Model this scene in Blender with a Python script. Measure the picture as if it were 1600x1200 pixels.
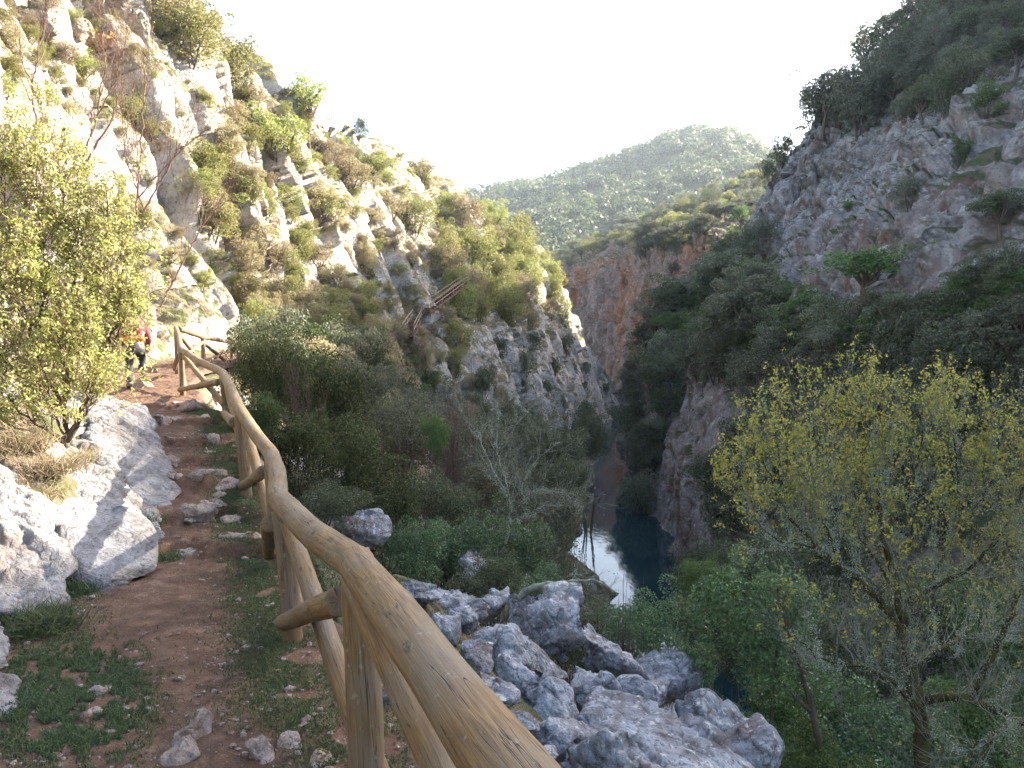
import bpy, math, random
import numpy as np
from mathutils import Vector, Matrix, Quaternion
from mathutils.bvhtree import BVHTree

for _o in list(bpy.data.objects):
    bpy.data.objects.remove(_o)
scene = bpy.context.scene
COL = scene.collection
R = math.radians
rng = np.random.default_rng(7)

# ------------------------------------------------------------------ camera
FPX, PITCH = 1209.0, R(4.0)
cam_d = bpy.data.cameras.new('camera')
cam_d.sensor_width = 36.0
cam_d.lens = 36.0 * FPX / 1600.0
cam_d.clip_start, cam_d.clip_end = 0.05, 6000
cam = bpy.data.objects.new('camera', cam_d)
COL.objects.link(cam)
cam.rotation_euler = (R(90) - PITCH, 0, 0)
scene.camera = cam

# ------------------------------------------------------------------ sky, sun, exposure
SUN_AZ, SUN_EL = R(58), R(28.1)           # azimuth measured from +Y towards +X
world = bpy.data.worlds.new('World')
scene.world = world
world.use_nodes = True
wn = world.node_tree
wn.nodes.clear()
sky = wn.nodes.new('ShaderNodeTexSky')
sky.sky_type = 'NISHITA'
sky.sun_disc = False
sky.sun_elevation = SUN_EL
sky.sun_rotation = SUN_AZ
sky.air_density = 1.0
sky.dust_density = 3.0
sky.ozone_density = 1.0
bg = wn.nodes.new('ShaderNodeBackground')
bg.inputs['Strength'].default_value = 0.118
wo = wn.nodes.new('ShaderNodeOutputWorld')
wn.links.new(sky.outputs[0], bg.inputs[0])
wn.links.new(bg.outputs[0], wo.inputs[0])
sun_d = bpy.data.lights.new('sun', 'SUN')
sun_d.energy = 5.0
sun_d.angle = R(0.5)
sun_d.color = (1.0, 0.91, 0.76)
sun = bpy.data.objects.new('sun', sun_d)
COL.objects.link(sun)
SUN_DIR = Vector((math.sin(SUN_AZ) * math.cos(SUN_EL), math.cos(SUN_AZ) * math.cos(SUN_EL), math.sin(SUN_EL)))
sun.rotation_euler = SUN_DIR.to_track_quat('Z', 'Y').to_euler()
sun.location = (60, 0, 120)
scene.view_settings.view_transform = 'Standard'
scene.view_settings.look = 'None'
scene.view_settings.gamma = 1.0
scene.view_settings.exposure = 2.75
scene.cycles.max_bounces = 5
scene.cycles.diffuse_bounces = 3
scene.cycles.glossy_bounces = 2
scene.cycles.volume_bounces = 0
scene.cycles.use_adaptive_sampling = True

# ------------------------------------------------------------------ small helpers
CP, SP = math.cos(PITCH), math.sin(PITCH)
def ray(px, py):
    u, v = (px - 800) / FPX, (600 - py) / FPX
    return np.array([u, CP + v * SP, v * CP - SP])
def PX(px, py, s):
    """point seen at photo pixel (px, py) that lies s metres ahead"""
    d = ray(px, py)
    return d * (s / d[1])

def tag(o, label=None, cat=None, group=None, kind=None):
    if label: o['label'] = label
    if cat: o['category'] = cat
    if group: o['group'] = group
    if kind: o['kind'] = kind
    return o

def obj(name, me, mat=None, parent=None, loc=None):
    o = bpy.data.objects.new(name, me)
    COL.objects.link(o)
    if mat is not None and me is not None and len(me.materials) == 0:
        me.materials.append(mat)
    if parent is not None: o.parent = parent
    if loc is not None: o.location = loc
    return o

def empty(name, loc=(0, 0, 0), rz=0.0):
    o = bpy.data.objects.new(name, None)
    o.empty_display_size = 0.2
    COL.objects.link(o)
    o.location = loc
    o.rotation_euler = (0, 0, rz)
    return o

def copy_tree(o, parent=None):
    c = o.copy()
    COL.objects.link(c)
    if parent is not None: c.parent = parent
    for ch in list(o.children):
        copy_tree(ch, c)
    return c

def make_mesh(name, verts, faces, smooth=True, uv=None):
    """faces: list of int arrays, each (n, 3) or (n, 4)"""
    verts = np.asarray(verts, dtype=np.float32)
    if not isinstance(faces, (list, tuple)): faces = [faces]
    faces = [np.asarray(f, dtype=np.int32) for f in faces if len(f)]
    me = bpy.data.meshes.new(name)
    nl = sum(f.size for f in faces)
    nf = sum(len(f) for f in faces)
    me.vertices.add(len(verts)); me.loops.add(nl); me.polygons.add(nf)
    me.vertices.foreach_set('co', verts.ravel())
    me.loops.foreach_set('vertex_index', np.concatenate([f.ravel() for f in faces]))
    tot = np.concatenate([np.full(len(f), f.shape[1], np.int32) for f in faces])
    st = np.concatenate([[0], np.cumsum(tot)[:-1]]).astype(np.int32)
    me.polygons.foreach_set('loop_start', st)
    me.polygons.foreach_set('use_smooth', np.full(nf, smooth, bool))
    if uv is not None:
        l = me.uv_layers.new(name='UVMap')
        l.data.foreach_set('uv', np.asarray(uv, np.float32).ravel())
    me.update(calc_edges=True)
    return me

# ------------------------------------------------------------------ noise
def _h(ix, iy, iz, seed):
    h = (ix.astype(np.uint32) * np.uint32(374761393) + iy.astype(np.uint32) * np.uint32(668265263)
         + iz.astype(np.uint32) * np.uint32(2246822519) + np.uint32((seed * 3266489917) & 0xffffffff))
    h = (h ^ (h >> np.uint32(13))) * np.uint32(1274126177)
    h = (h ^ (h >> np.uint32(16))) * np.uint32(2654435761)
    return h ^ (h >> np.uint32(15))
def h01(ix, iy, iz, seed):
    return _h(ix, iy, iz, seed).astype(np.float32) / np.float32(4294967295.0)
def vnoise(p, seed=0):
    f = np.floor(p)
    i = f.astype(np.int64)
    t = (p - f).astype(np.float32)
    t = t * t * t * (t * (t * 6 - 15) + 10)
    out = 0
    for dx in (0, 1):
        wx = t[:, 0] if dx else 1 - t[:, 0]
        for dy in (0, 1):
            wy = t[:, 1] if dy else 1 - t[:, 1]
            for dz in (0, 1):
                wz = t[:, 2] if dz else 1 - t[:, 2]
                out = out + wx * wy * wz * h01(i[:, 0] + dx, i[:, 1] + dy, i[:, 2] + dz, seed)
    return out * 2 - 1
def fbm(p, seed=0, octv=4, gain=0.5, lac=2.03):
    a, out, q = 1.0, 0, np.asarray(p, float)
    for k in range(octv):
        out = out + a * vnoise(q, seed + k * 17)
        q = q * lac + 3.7
        a *= gain
    return out
def ridged(p, seed=0, octv=4):
    a, out, q = 1.0, 0, np.asarray(p, float)
    for k in range(octv):
        out = out + a * (1 - 2 * np.abs(vnoise(q, seed + k * 17)))
        q = q * 2.03 + 5.1
        a *= 0.5
    return out
def worley(p, seed=0):
    """f1, f2, facet value in about -1..1 (each cell a tilted, offset plane)"""
    f = np.floor(p); i = f.astype(np.int64)
    n = len(p)
    f1 = np.full(n, 9.0); f2 = np.full(n, 9.0); val = np.zeros(n)
    for dx in (-1, 0, 1):
        for dy in (-1, 0, 1):
            for dz in (-1, 0, 1):
                c = (i[:, 0] + dx, i[:, 1] + dy, i[:, 2] + dz)
                o = [h01(*c, seed + k) for k in range(3)]
                d = np.stack([f[:, k] + (dx, dy, dz)[k] + o[k] - p[:, k] for k in range(3)], 1)
                L = np.sqrt((d * d).sum(1))
                better = L < f1
                f2 = np.where(better, f1, np.minimum(f2, L))
                t = [h01(*c, seed + 11 + k) * 2 - 1 for k in range(4)]
                v = t[3] * 0.7 + (d[:, 0] * t[0] + d[:, 1] * t[1] + d[:, 2] * t[2]) * 0.9
                val = np.where(better, v, val)
                f1 = np.minimum(f1, L)
    return f1, f2, val
def rock_disp(P, cell, stretch=(1, 1, 1), seed=0, rot=None, crack=0.35):
    """blocky fractured limestone relief, about -1..1"""
    Q = P if rot is None else P @ rot.T
    q = Q * np.array(stretch) / cell
    w = np.stack([fbm(q * 1.3 + 9.1 * k, seed + 5 * k, 3) for k in range(3)], 1)
    q = q + 0.28 * w
    f1, f2, v = worley(q, seed)
    g1, g2, v2 = worley(q * 2.7 + 4.2, seed + 31)
    out = v + 0.30 * v2
    out = out - crack * np.clip(1 - (f2 - f1) / 0.16, 0, 1) ** 1.5
    out = out - crack * 0.4 * np.clip(1 - (g2 - g1) / 0.16, 0, 1) ** 1.5
    return out + 0.13 * fbm(q * 6.0, seed + 77, 4)

# ------------------------------------------------------------------ materials
class NT:
    def __init__(self, name):
        self.m = bpy.data.materials.new(name)
        self.m.use_nodes = True
        self.t = self.m.node_tree
        self.t.nodes.clear()
        self.out = self.t.nodes.new('ShaderNodeOutputMaterial')
    def n(self, typ, **kw):
        nd = self.t.nodes.new(typ)
        for k, v in kw.items():
            if k.startswith('_'): setattr(nd, k[1:], v)
        for k, v in kw.items():
            if not k.startswith('_'):
                self.set(nd, k, v)
        return nd
    def set(self, nd, k, v):
        s = nd.inputs[int(k[1:])] if (k[0] == 'i' and k[1:].isdigit()) else nd.inputs[k.replace('__', ' ')]
        if isinstance(v, bpy.types.NodeSocket): self.t.links.new(v, s)
        elif isinstance(v, bpy.types.Node): self.t.links.new(v.outputs[0], s)
        else:
            if isinstance(v, (tuple, list)) and len(v) == 3 and s.type == 'RGBA': v = (*v, 1)
            s.default_value = v
    def noise(self, vec, scale, detail=6.0, rough=0.55, dist=0.0):
        return self.n('ShaderNodeTexNoise', Vector=vec, Scale=scale, Detail=detail, Roughness=rough, Distortion=dist)
    def ramp(self, fac, stops, interp='LINEAR'):
        nd = self.n('ShaderNodeValToRGB', Fac=fac)
        cr = nd.color_ramp
        cr.interpolation = interp
        while len(cr.elements) > 1: cr.elements.remove(cr.elements[-1])
        for k, (p, c) in enumerate(stops):
            e = cr.elements[0] if k == 0 else cr.elements.new(p)
            e.position = p
            if isinstance(c, (int, float)): c = (c, c, c)
            e.color = (*c, 1)
        return nd.outputs[0]
    def mix(self, f, a, b):
        nd = self.n('ShaderNodeMix', _data_type='RGBA')
        self.set(nd, 'i0', f); self.set(nd, 'i6', a); self.set(nd, 'i7', b)
        return nd.outputs[2]
    def math(self, op, a, b=0.0, clamp=False):
        nd = self.n('ShaderNodeMath', _operation=op, _use_clamp=clamp)
        self.set(nd, 'i0', a); self.set(nd, 'i1', b)
        return nd.outputs[0]
    def scale(self, vec, s):
        nd = self.n('ShaderNodeMapping', Vector=vec)
        nd.inputs['Scale'].default_value = s
        return nd.outputs[0]
    def bump(self, h, strength=0.5, dist=0.05, normal=None):
        nd = self.n('ShaderNodeBump', Height=h, Strength=strength, Distance=dist)
        if normal is not None: self.set(nd, 'Normal', normal)
        return nd.outputs[0]
    def finish(self, color, rough=0.8, normal=None, **kw):
        p = self.n('ShaderNodeBsdfPrincipled')
        self.set(p, 'Base__Color', color)
        self.set(p, 'Roughness', rough)
        p.inputs['Specular IOR Level'].default_value = kw.pop('spec', 0.3)
        for k, v in kw.items(): self.set(p, k, v)
        if normal is not None: self.set(p, 'Normal', normal)
        self.t.links.new(p.outputs[0], self.out.inputs[0])
        return self.m

def mat_rock(name, s=1.0, light=(.46, .44, .42), mid=(.27, .255, .245), dark=(.075, .07, .065), ochre=(.30, .17, .085),
             ochre_amt=0.35, streak=0.25, veg=0.0, lichen=0.3, moss=(.07, .085, .025), soil=(.16, .115, .07), tilt=(0, 0, 0), crk=.35):
    """limestone; s = size in metres of its main patches; veg = how much soil and grass lies on gentle ledges"""
    T = NT(name)
    geo = T.n('ShaderNodeNewGeometry')
    pos = geo.outputs['Position']
    mp = T.n('ShaderNodeMapping', Vector=pos)
    mp.inputs['Rotation'].default_value = tilt
    pos2 = mp.outputs[0]
    big = T.noise(pos, 0.55 / s, 5, 0.6)
    med = T.noise(pos, 2.6 / s, 8, 0.62)
    fine = T.noise(pos, 14.0 / s, 8, 0.65)
    st = T.noise(T.scale(pos2, (1, 1, streak)), 2.2 / s, 6, 0.6, 0.6)
    c = T.ramp(med.outputs[0], [(.33, mid), (.58, light)])
    c = T.mix(T.math('MULTIPLY', T.ramp(st.outputs[0], [(.50, 0), (.66, 1)]), 0.6), c, mid)
    oc = T.math('MULTIPLY', T.ramp(big.outputs[0], [(.46, 0), (.64, 1)]), T.ramp(st.outputs[0], [(.40, 0.15), (.60, 1)]))
    c = T.mix(T.math('MULTIPLY', oc, ochre_amt * 2, True), c, ochre)
    dk = T.ramp(fine.outputs[0], [(.33, 1), (.45, 0)])
    c = T.mix(T.math('MULTIPLY', dk, 0.75), c, dark)
    vc = T.n('ShaderNodeTexVoronoi', _feature='DISTANCE_TO_EDGE', Vector=T.mix(0.12, pos2, T.noise(pos, 3.0 / s, 3).outputs[1]), Scale=1.5 / s)
    crack = T.ramp(vc.outputs[0], [(0.0, 1), (.035, 0)])
    c = T.mix(T.math('MULTIPLY', crack, crk), c, dark)
    if lichen:
        li = T.noise(pos, 7.0 / s, 4, 0.5)
        c = T.mix(T.math('MULTIPLY', T.ramp(li.outputs[0], [(.60, 0), (.68, 1)]), lichen), c, (.60, .59, .55))
    if veg:
        sep = T.n('ShaderNodeSeparateXYZ', Vector=geo.outputs['Normal'])
        vn = T.noise(pos, 1.1 / s, 6, 0.65)
        a = T.math('ADD', T.math('MULTIPLY', sep.outputs[2], 0.5), vn.outputs[0])
        k = T.ramp(a, [(1.02 - 0.35 * veg, 0), (1.12 - 0.35 * veg, 1)])
        gc = T.mix(T.ramp(T.noise(pos, 4.0 / s, 5, 0.6).outputs[0], [(.40, 0), (.60, 1)]), soil, moss)
        c = T.mix(k, c, gc)
    h = T.math('ADD', T.math('MULTIPLY', med.outputs[0], 1.0), T.math('MULTIPLY', fine.outputs[0], 0.35))
    h = T.math('ADD', h, T.math('MULTIPLY', T.ramp(vc.outputs[0], [(0, 0), (.07, 1)]), 0.10))
    h = T.math('ADD', h, T.math('MULTIPLY', st.outputs[0], 0.5))
    return T.finish(c, 0.85, T.bump(h, 0.9, 0.22 * s), spec=0.15)

def mat_leaf(name, a, b, c=None, trans=0.35, obj_var=0.25, rough=0.55, spec=0.25):
    T = NT(name)
    geo = T.n('ShaderNodeNewGeometry')
    oi = T.n('ShaderNodeObjectInfo')
    stops = [(0, a), (1, b)] if c is None else [(0, a), (.72, b), (1, c)]
    col = T.ramp(geo.outputs['Random Per Island'], stops)
    hsv = T.n('ShaderNodeHueSaturation', Color=col)
    T.set(hsv, 'Value', T.math('ADD', T.math('MULTIPLY', oi.outputs['Random'], 2 * obj_var), 1 - obj_var))
    hue = T.math('ADD', T.math('MULTIPLY', oi.outputs['Random'], 0.035), 0.4825)
    T.set(hsv, 'Hue', hue)
    p = T.n('ShaderNodeBsdfPrincipled', Base__Color=hsv.outputs[0], Roughness=rough)
    p.inputs['Specular IOR Level'].default_value = spec
    tr = T.n('ShaderNodeBsdfTranslucent', Color=hsv.outputs[0])
    mx = T.n('ShaderNodeMixShader', i0=trans, i1=p.outputs[0], i2=tr.outputs[0])
    T.t.links.new(mx.outputs[0], T.out.inputs[0])
    return T.m

def mat_bark(name, a, b, lichen=None, amt=0.5, scale=1.0):
    T = NT(name)
    pos = T.n('ShaderNodeTexCoord').outputs['Object']
    n1 = T.noise(T.scale(pos, (1, 1, .25)), 22 * scale, 6, 0.65)
    c = T.ramp(n1.outputs[0], [(.35, a), (.65, b)])
    if lichen:
        n2 = T.noise(pos, 13 * scale, 5, 0.6)
        c = T.mix(T.math('MULTIPLY', T.ramp(n2.outputs[0], [(.50 - .08 * amt, 0), (.56 - .08 * amt, 1)]), 0.9), c, lichen)
    return T.finish(c, 0.9, T.bump(n1.outputs[0], 0.5, 0.01), spec=0.1)

def mat_plain(name, a, b, scale=20.0, rough=0.8, bump=0.2, spec=0.2):
    T = NT(name)
    pos = T.n('ShaderNodeTexCoord').outputs['Object']
    n1 = T.noise(pos, scale, 6, 0.6)
    return T.finish(T.ramp(n1.outputs[0], [(.35, a), (.65, b)]), rough, T.bump(n1.outputs[0], bump, 0.01), spec=spec)

def mat_wood():
    """weathered debarked log; UV.x goes round the log, UV.y along it in metres"""
    T = NT('weathered log')
    uv = T.n('ShaderNodeTexCoord').outputs['UV']
    oi = T.n('ShaderNodeObjectInfo')
    off = T.n('ShaderNodeCombineXYZ', Z=T.math('MULTIPLY', oi.outputs['Random'], 37.0))
    v = T.n('ShaderNodeVectorMath', _operation='ADD', i0=uv, i1=off.outputs[0]).outputs[0]
    # seamless round the log: x -> circle
    sp = T.n('ShaderNodeSeparateXYZ', Vector=v)
    ang = T.math('MULTIPLY', sp.outputs[0], 2 * math.pi)
    cc = T.n('ShaderNodeCombineXYZ', X=T.math('MULTIPLY', T.math('COSINE', ang), .07), Y=T.math('MULTIPLY', T.math('SINE', ang), .07),
             Z=T.math('ADD', sp.outputs[1], sp.outputs[2]))
    q = cc.outputs[0]
    grain = T.noise(T.scale(q, (1, 1, .055)), 95, 5, 0.6, 0.8)
    patch = T.noise(T.scale(q, (1, 1, .14)), 16, 5, 0.6, 0.5)
    bigp = T.noise(q, 3.2, 4, 0.55)
    c = T.ramp(grain.outputs[0], [(.30, (.092, .056, .027)), (.52, (.185, .120, .057)), (.72, (.255, .175, .088))])
    c = T.mix(T.ramp(bigp.outputs[0], [(.42, 0), (.62, .75)]), c, (.17, .145, .11))
    c = T.mix(T.ramp(patch.outputs[0], [(.50, 0), (.66, .55)]), c, (.105, .068, .042))
    crk = T.noise(T.scale(q, (1, 1, .045)), 26, 3, 0.5, 0.5)
    ck = T.ramp(crk.outputs[0], [(.492, 0), (.499, 1), (.502, 1), (.509, 0)])
    ck = T.math('MULTIPLY', ck, T.ramp(bigp.outputs[0], [(.36, 0), (.48, 1)]))
    c = T.mix(T.math('MULTIPLY', ck, .92), c, (.035, .026, .02))
    vk = T.n('ShaderNodeTexVoronoi', Vector=T.scale(q, (1, 1, .5)), Scale=9.0, Randomness=1.0)
    kn = T.ramp(vk.outputs[0], [(.07, 1), (.16, 0)])
    c = T.mix(T.math('MULTIPLY', kn, .8), c, (.07, .045, .03))
    li = T.noise(q, 30, 4, 0.6)
    c = T.mix(T.math('MULTIPLY', T.ramp(li.outputs[0], [(.62, 0), (.68, 1)]), .5), c, (.26, .28, .20))
    h = T.math('ADD', grain.outputs[0], T.math('MULTIPLY', ck, -2.0))
    h = T.math('ADD', h, T.math('MULTIPLY', patch.outputs[0], .6))
    return T.finish(c, 0.72, T.bump(h, 0.45, 0.006), spec=0.25)

def mat_path():
    T = NT('red path earth')
    pos = T.n('ShaderNodeNewGeometry').outputs['Position']
    big = T.noise(pos, 1.3, 5, 0.6)
    med = T.noise(pos, 9, 8, 0.65)
    fine = T.noise(pos, 60, 6, 0.6)
    c = T.ramp(med.outputs[0], [(.30, (.058, .033, .022)), (.52, (.135, .080, .052)), (.72, (.25, .165, .115))])
    c = T.mix(T.ramp(big.outputs[0], [(.42, 0), (.60, .7)]), c, (.088, .052, .036))
    vo = T.n('ShaderNodeTexVoronoi', Vector=pos, Scale=55.0)
    peb = T.math('MULTIPLY', T.ramp(vo.outputs[0], [(.20, 1), (.34, 0)]), T.ramp(big.outputs[0], [(.40, 1), (.56, 0)]))
    c = T.mix(T.math('MULTIPLY', peb, .6), c, T.mix(vo.outputs[1], (.36, .26, .21), (.22, .14, .11)))
    c = T.mix(T.ramp(fine.outputs[0], [(.34, .6), (.46, 0)]), c, (.05, .03, .022))
    h = T.math('ADD', med.outputs[0], T.math('MULTIPLY', fine.outputs[0], .35))
    h = T.math('ADD', h, T.math('MULTIPLY', peb, .35))
    return T.finish(c, 0.9, T.bump(h, 0.8, 0.03), spec=0.15)

def mat_water():
    T = NT('river water')
    pos = T.n('ShaderNodeNewGeometry').outputs['Position']
    n1 = T.noise(T.scale(pos, (1, .45, 1)), 1.6, 4, 0.6)
    n2 = T.noise(pos, 6, 3, 0.5)
    h = T.math('ADD', n1.outputs[0], T.math('MULTIPLY', n2.outputs[0], .12))
    return T.finish((.010, .026, .030), 0.02, T.bump(h, 0.16, 0.05), spec=0.5, IOR=1.33)

M = {}
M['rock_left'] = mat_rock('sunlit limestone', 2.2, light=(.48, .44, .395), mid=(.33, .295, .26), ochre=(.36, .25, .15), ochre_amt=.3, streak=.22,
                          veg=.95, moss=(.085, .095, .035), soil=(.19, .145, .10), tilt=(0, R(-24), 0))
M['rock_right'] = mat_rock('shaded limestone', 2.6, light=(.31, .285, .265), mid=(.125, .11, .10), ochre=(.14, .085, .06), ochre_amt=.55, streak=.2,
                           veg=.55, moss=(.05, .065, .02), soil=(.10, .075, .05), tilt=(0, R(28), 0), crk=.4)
M['rock_far'] = mat_rock('stained cliff rock', 7.0, light=(.30, .215, .17), mid=(.155, .095, .07), dark=(.05, .035, .03), ochre=(.36, .15, .06), ochre_amt=.8, streak=.06,
                         veg=.6, moss=(.08, .095, .035), soil=(.14, .10, .06))
M['rock_near'] = mat_rock('near limestone', .42, light=(.36, .375, .40), mid=(.135, .14, .15), dark=(.06, .055, .055), ochre=(.15, .085, .06), ochre_amt=.32,
                          streak=.5, veg=.0, lichen=.7, crk=.6, moss=(.055, .07, .02), soil=(.09, .06, .045))
M['rock_bank'] = mat_rock('bank limestone', .45, light=(.34, .33, .33), mid=(.165, .16, .16), dark=(.06, .05, .045), ochre=(.20, .13, .085), ochre_amt=.35,
                          streak=.18, veg=.0, lichen=.3, moss=(.09, .10, .03), soil=(.17, .11, .07), tilt=(0, R(-35), R(20)))
M['stone'] = mat_rock('path stone', .16, light=(.40, .34, .30), mid=(.26, .19, .155), dark=(.08, .05, .04), ochre=(.20, .11, .075), ochre_amt=.4, streak=.6,
                      veg=.1, lichen=.3)
M['far_ground'] = mat_plain('scrub ground', (.035, .045, .022), (.09, .085, .045), .15, .95, 0.1, .05)
M['wood'] = mat_wood()
M['path'] = mat_path()
M['water'] = mat_water()

# ------------------------------------------------------------------ terrain
def smooth_rows(A, n, axis=0):
    for _ in range(n):
        B = A.copy()
        if axis == 0: B[1:-1] = (A[:-2] + 2 * A[1:-1] + A[2:]) / 4
        else: B[:, 1:-1] = (A[:, :-2] + 2 * A[:, 1:-1] + A[:, 2:]) / 4
        A = B
    return A
def loft(ctrl, rows, seg, sm_rows=6, sm_cols=4):
    """ctrl (S, K, 3); rows = fractional row positions; seg = segments between neighbouring columns"""
    S, K, _ = ctrl.shape
    idx = np.arange(S)
    A = np.stack([np.stack([np.interp(rows, idx, ctrl[:, k, d]) for d in range(3)], 1) for k in range(K)], 1)
    A = smooth_rows(A, sm_rows, 0)
    t = [np.linspace(k, k + 1, seg[k], endpoint=False) for k in range(K - 1)]
    t = np.concatenate(t + [[K - 1.0]])
    k0 = np.minimum(t.astype(int), K - 2); f = (t - k0)[None, :, None]
    G = A[:, k0] * (1 - f) + A[:, k0 + 1] * f
    return smooth_rows(G, sm_cols, 1), t
def grid_normals(G):
    du = np.gradient(G, axis=0); dv = np.gradient(G, axis=1)
    n = np.cross(du, dv)
    return n / (np.linalg.norm(n, axis=2, keepdims=True) + 1e-9)
def grid_faces(n, m, flip=False):
    i = np.arange(n * m).reshape(n, m)
    f = np.stack([i[:-1, :-1], i[1:, :-1], i[1:, 1:], i[:-1, 1:]], -1).reshape(-1, 4)
    return f[:, ::-1] if flip else f
BVHS = {}
def grid_bvh(name, G, step=2):
    g = G[::step, ::step]
    n, m = g.shape[:2]
    BVHS[name] = BVHTree.FromPolygons([Vector(v) for v in g.reshape(-1, 3)], grid_faces(n, m).tolist())
def hit(px, py, only=None):
    d = Vector(ray(px, py)).normalized()
    best = None
    for k, b in BVHS.items():
        if only and k not in only: continue
        p, nrm, _, dist = b.ray_cast(Vector((0, 0, 0)), d)
        if p is not None and (best is None or dist < best[2]): best = (p, nrm, dist, k)
    return best
def drop(x, y, only=('left',), z0=60):
    for k in only:
        p, n, _, d = BVHS[k].ray_cast(Vector((x, y, z0)), Vector((0, 0, -1)))
        if p is not None: return p.z
    return None

# left hillside: back, ridge, foot of the slope, outer edge of the path bench, cliff top, water edge, bed
LT = [
    #  s     R            F              E              C             W
    (-40, (-15, 13), (0.2, -1.6), (2.4, -1.7), (6, -5), 14),
    (-10, (-14, 12.5), (-.6, -1.6), (1.3, -1.7), (4.5, -4.6), 12.5),
    (0, (-14, 12), (-1.2, -1.6), (.55, -1.65), (3.0, -4.0), 12),
    (2.7, (-14, 12), (-2.0, -1.60), (-.42, -1.62), (1.9, -3.7), 11.6),
    (4.1, (-14.2, 12.2), (-2.75, -1.68), (-1.0, -1.72), (1.2, -3.4), 11.3),
    (6.2, (-14.5, 12.5), (-3.15, -1.74), (-1.8, -1.70), (.6, -3.7), 10.8),
    (7.8, (-14.8, 12.8), (-3.8, -1.46), (-2.6, -1.44), (0, -3.8), 10.4),
    (9.6, (-15.2, 13.2), (-4.75, -1.30), (-3.35, -1.34), (-.5, -4.2), 10),
    (12, (-15.8, 13.8), (-6.1, -1.22), (-4.55, -1.3), (-1, -4.6), 9.4),
    (15, (-16.6, 14.2), (-7.95, -1.22), (-6.1, -1.25), (-2, -5.2), 8.6),
    (18, (-17.6, 14.8), (-9.6, -1.15), (-7.0, -1.2), (-3, -5.8), 7.8),
    (22, (-18.8, 15.5), (-10.6, -.95), (-7.9, -1.1), (-3.3, -6.3), 6.6),
    (28, (-19.6, 16.6), (-10.9, -.8), (-8.2, -1.2), (-3.2, -6.8), 5.4),
    (40, (-20, 18.6), (-10.2, -.8), (-7.6, -1.6), (-3, -8), 4.5),
    (50, (-19.6, 20), (-9.2, -.4), (-6.9, -1.2), (-2.4, -8), 4.4),
    (60, (-19.8, 20.6), (-8, 0), (-6, -.8), (-1.5, -8), 5.2),
    (70, (-20.2, 21), (-6.4, .6), (-4.6, -.2), (-.6, -7), 6.8),
    (82, (-18.4, 21), (-3, 1.2), (-1.0, .2), (3.2, -8), 7.6),
    (100, (-12.8, 22), (1.8, 1), (3.2, -.2), (7.0, -9.5), 10.2),
    (120, (-5.8, 18.6), (6.6, .2), (8.0, -.8), (11.2, -10), 13.4),
    (135, (4.4, 15.5), (11.2, -1.2), (12.3, -2.2), (14.4, -10.5), 16.2),
    (141, (8.6, 7), (13, -3), (13.8, -4), (15.8, -9), 18.6),
    (145, (15.5, -5), (17.2, -7.5), (17.6, -8.5), (18.4, -12), 20),
    (149, (20.6, -15.5), (21, -15.9), (21.2, -16.1), (21.4, -16.3), 22),
    (156, (21, -17.2), (21.5, -17.3), (22, -17.4), (22.5, -17.5), 24),
]
WATER_Z = -16.0
ctrl = []
for s, Rr, F, E, C, W in LT:
    kk = float(np.interp(s, [-40, 16, 40, 60], [1, 1, .45, 0]))
    Kx, Kz = F[0] * (1 - .18 * (1 - kk)) + Rr[0] * .18 * (1 - kk) - 2.4 * kk, F[1] + (Rr[1] - F[1]) * .18 * (1 - kk) + 1.45 * kk
    mid = (Rr[0] * .5 + Kx * .5 + .5, Rr[1] * .5 + Kz * .5 + .7)
    ctrl.append([(Rr[0] - 45, s + 3, max(Rr[1] - 3, -17.6)), (Rr[0] - 6, s + 1, Rr[1] - .2), (Rr[0], s, Rr[1]), (mid[0], s, mid[1]), (Kx, s, Kz), (F[0], s, F[1]), (E[0], s, E[1]),
                 (C[0], s, C[1]), (W, s, -16.4), (W + 4, s, -18.2)])
ctrl = np.array(ctrl, float)
Sv = np.array([r[0] for r in LT], float)
srow = np.concatenate([np.linspace(-40, 1.2, 40, endpoint=False), np.geomspace(1.2, 156, 1250)])
rows = np.interp(srow, Sv, np.arange(len(Sv)))
SEG = [8, 10, 110, 90, 44, 18, 80, 110, 6]
G, tcol = loft(ctrl, rows, SEG, sm_rows=24, sm_cols=4)
N = grid_normals(G)
if N[600, 200, 0] < 0: N = -N
P = G.reshape(-1, 3); Nn = N.reshape(-1, 3)
dist = np.maximum(P[:, 1], 3)
rot = np.array(Matrix.Rotation(R(30), 3, 'Y'))
d = 1.15 * rock_disp(P, 5.2, (1, 1.5, .30), 3, rot) + .24 * rock_disp(P, 1.3, (1, 1.4, .33), 8, rot) + 1.2 * fbm(P / 9.0, 21, 3)
flute = .95 * rock_disp(P, 3.0, (1, 1, .13), 13, np.array(Matrix.Rotation(R(12), 3, 'Y'))) + .35 * ridged(P * np.array([1, 1, .12]) / 1.6, 14, 3)
tq = np.tile(tcol, len(srow))
kf = np.clip((tq - 5.6) / .5, 0, 1) * np.clip((P[:, 1] - 55) / 20, 0, 1)
d = d * (1 - kf) + flute * kf
tt = np.tile(tcol, len(srow))
bench = np.clip(np.minimum(np.abs(tt - 5.0), np.abs(tt - 6.0)) / .35, 0, 1)
bench = np.where((tt > 5) & (tt < 6), 0, bench)
near = np.clip((P[:, 1] - 0) / 30.0, 0.16, 1)
near = np.where(tt < 5, np.clip((P[:, 1]) / 24.0, .28, 1), near)
bench = np.where(P[:, 1] < 36, bench, 1.0)
sub = np.where((tt > 4.9) & (tt < 6.05) & (P[:, 1] < 26), .10, 0.0)
Q = P + Nn * (d * bench * near)[:, None] * np.array([1, .6, .8])
Q[:, 2] -= sub
GL = Q.reshape(G.shape)
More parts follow.
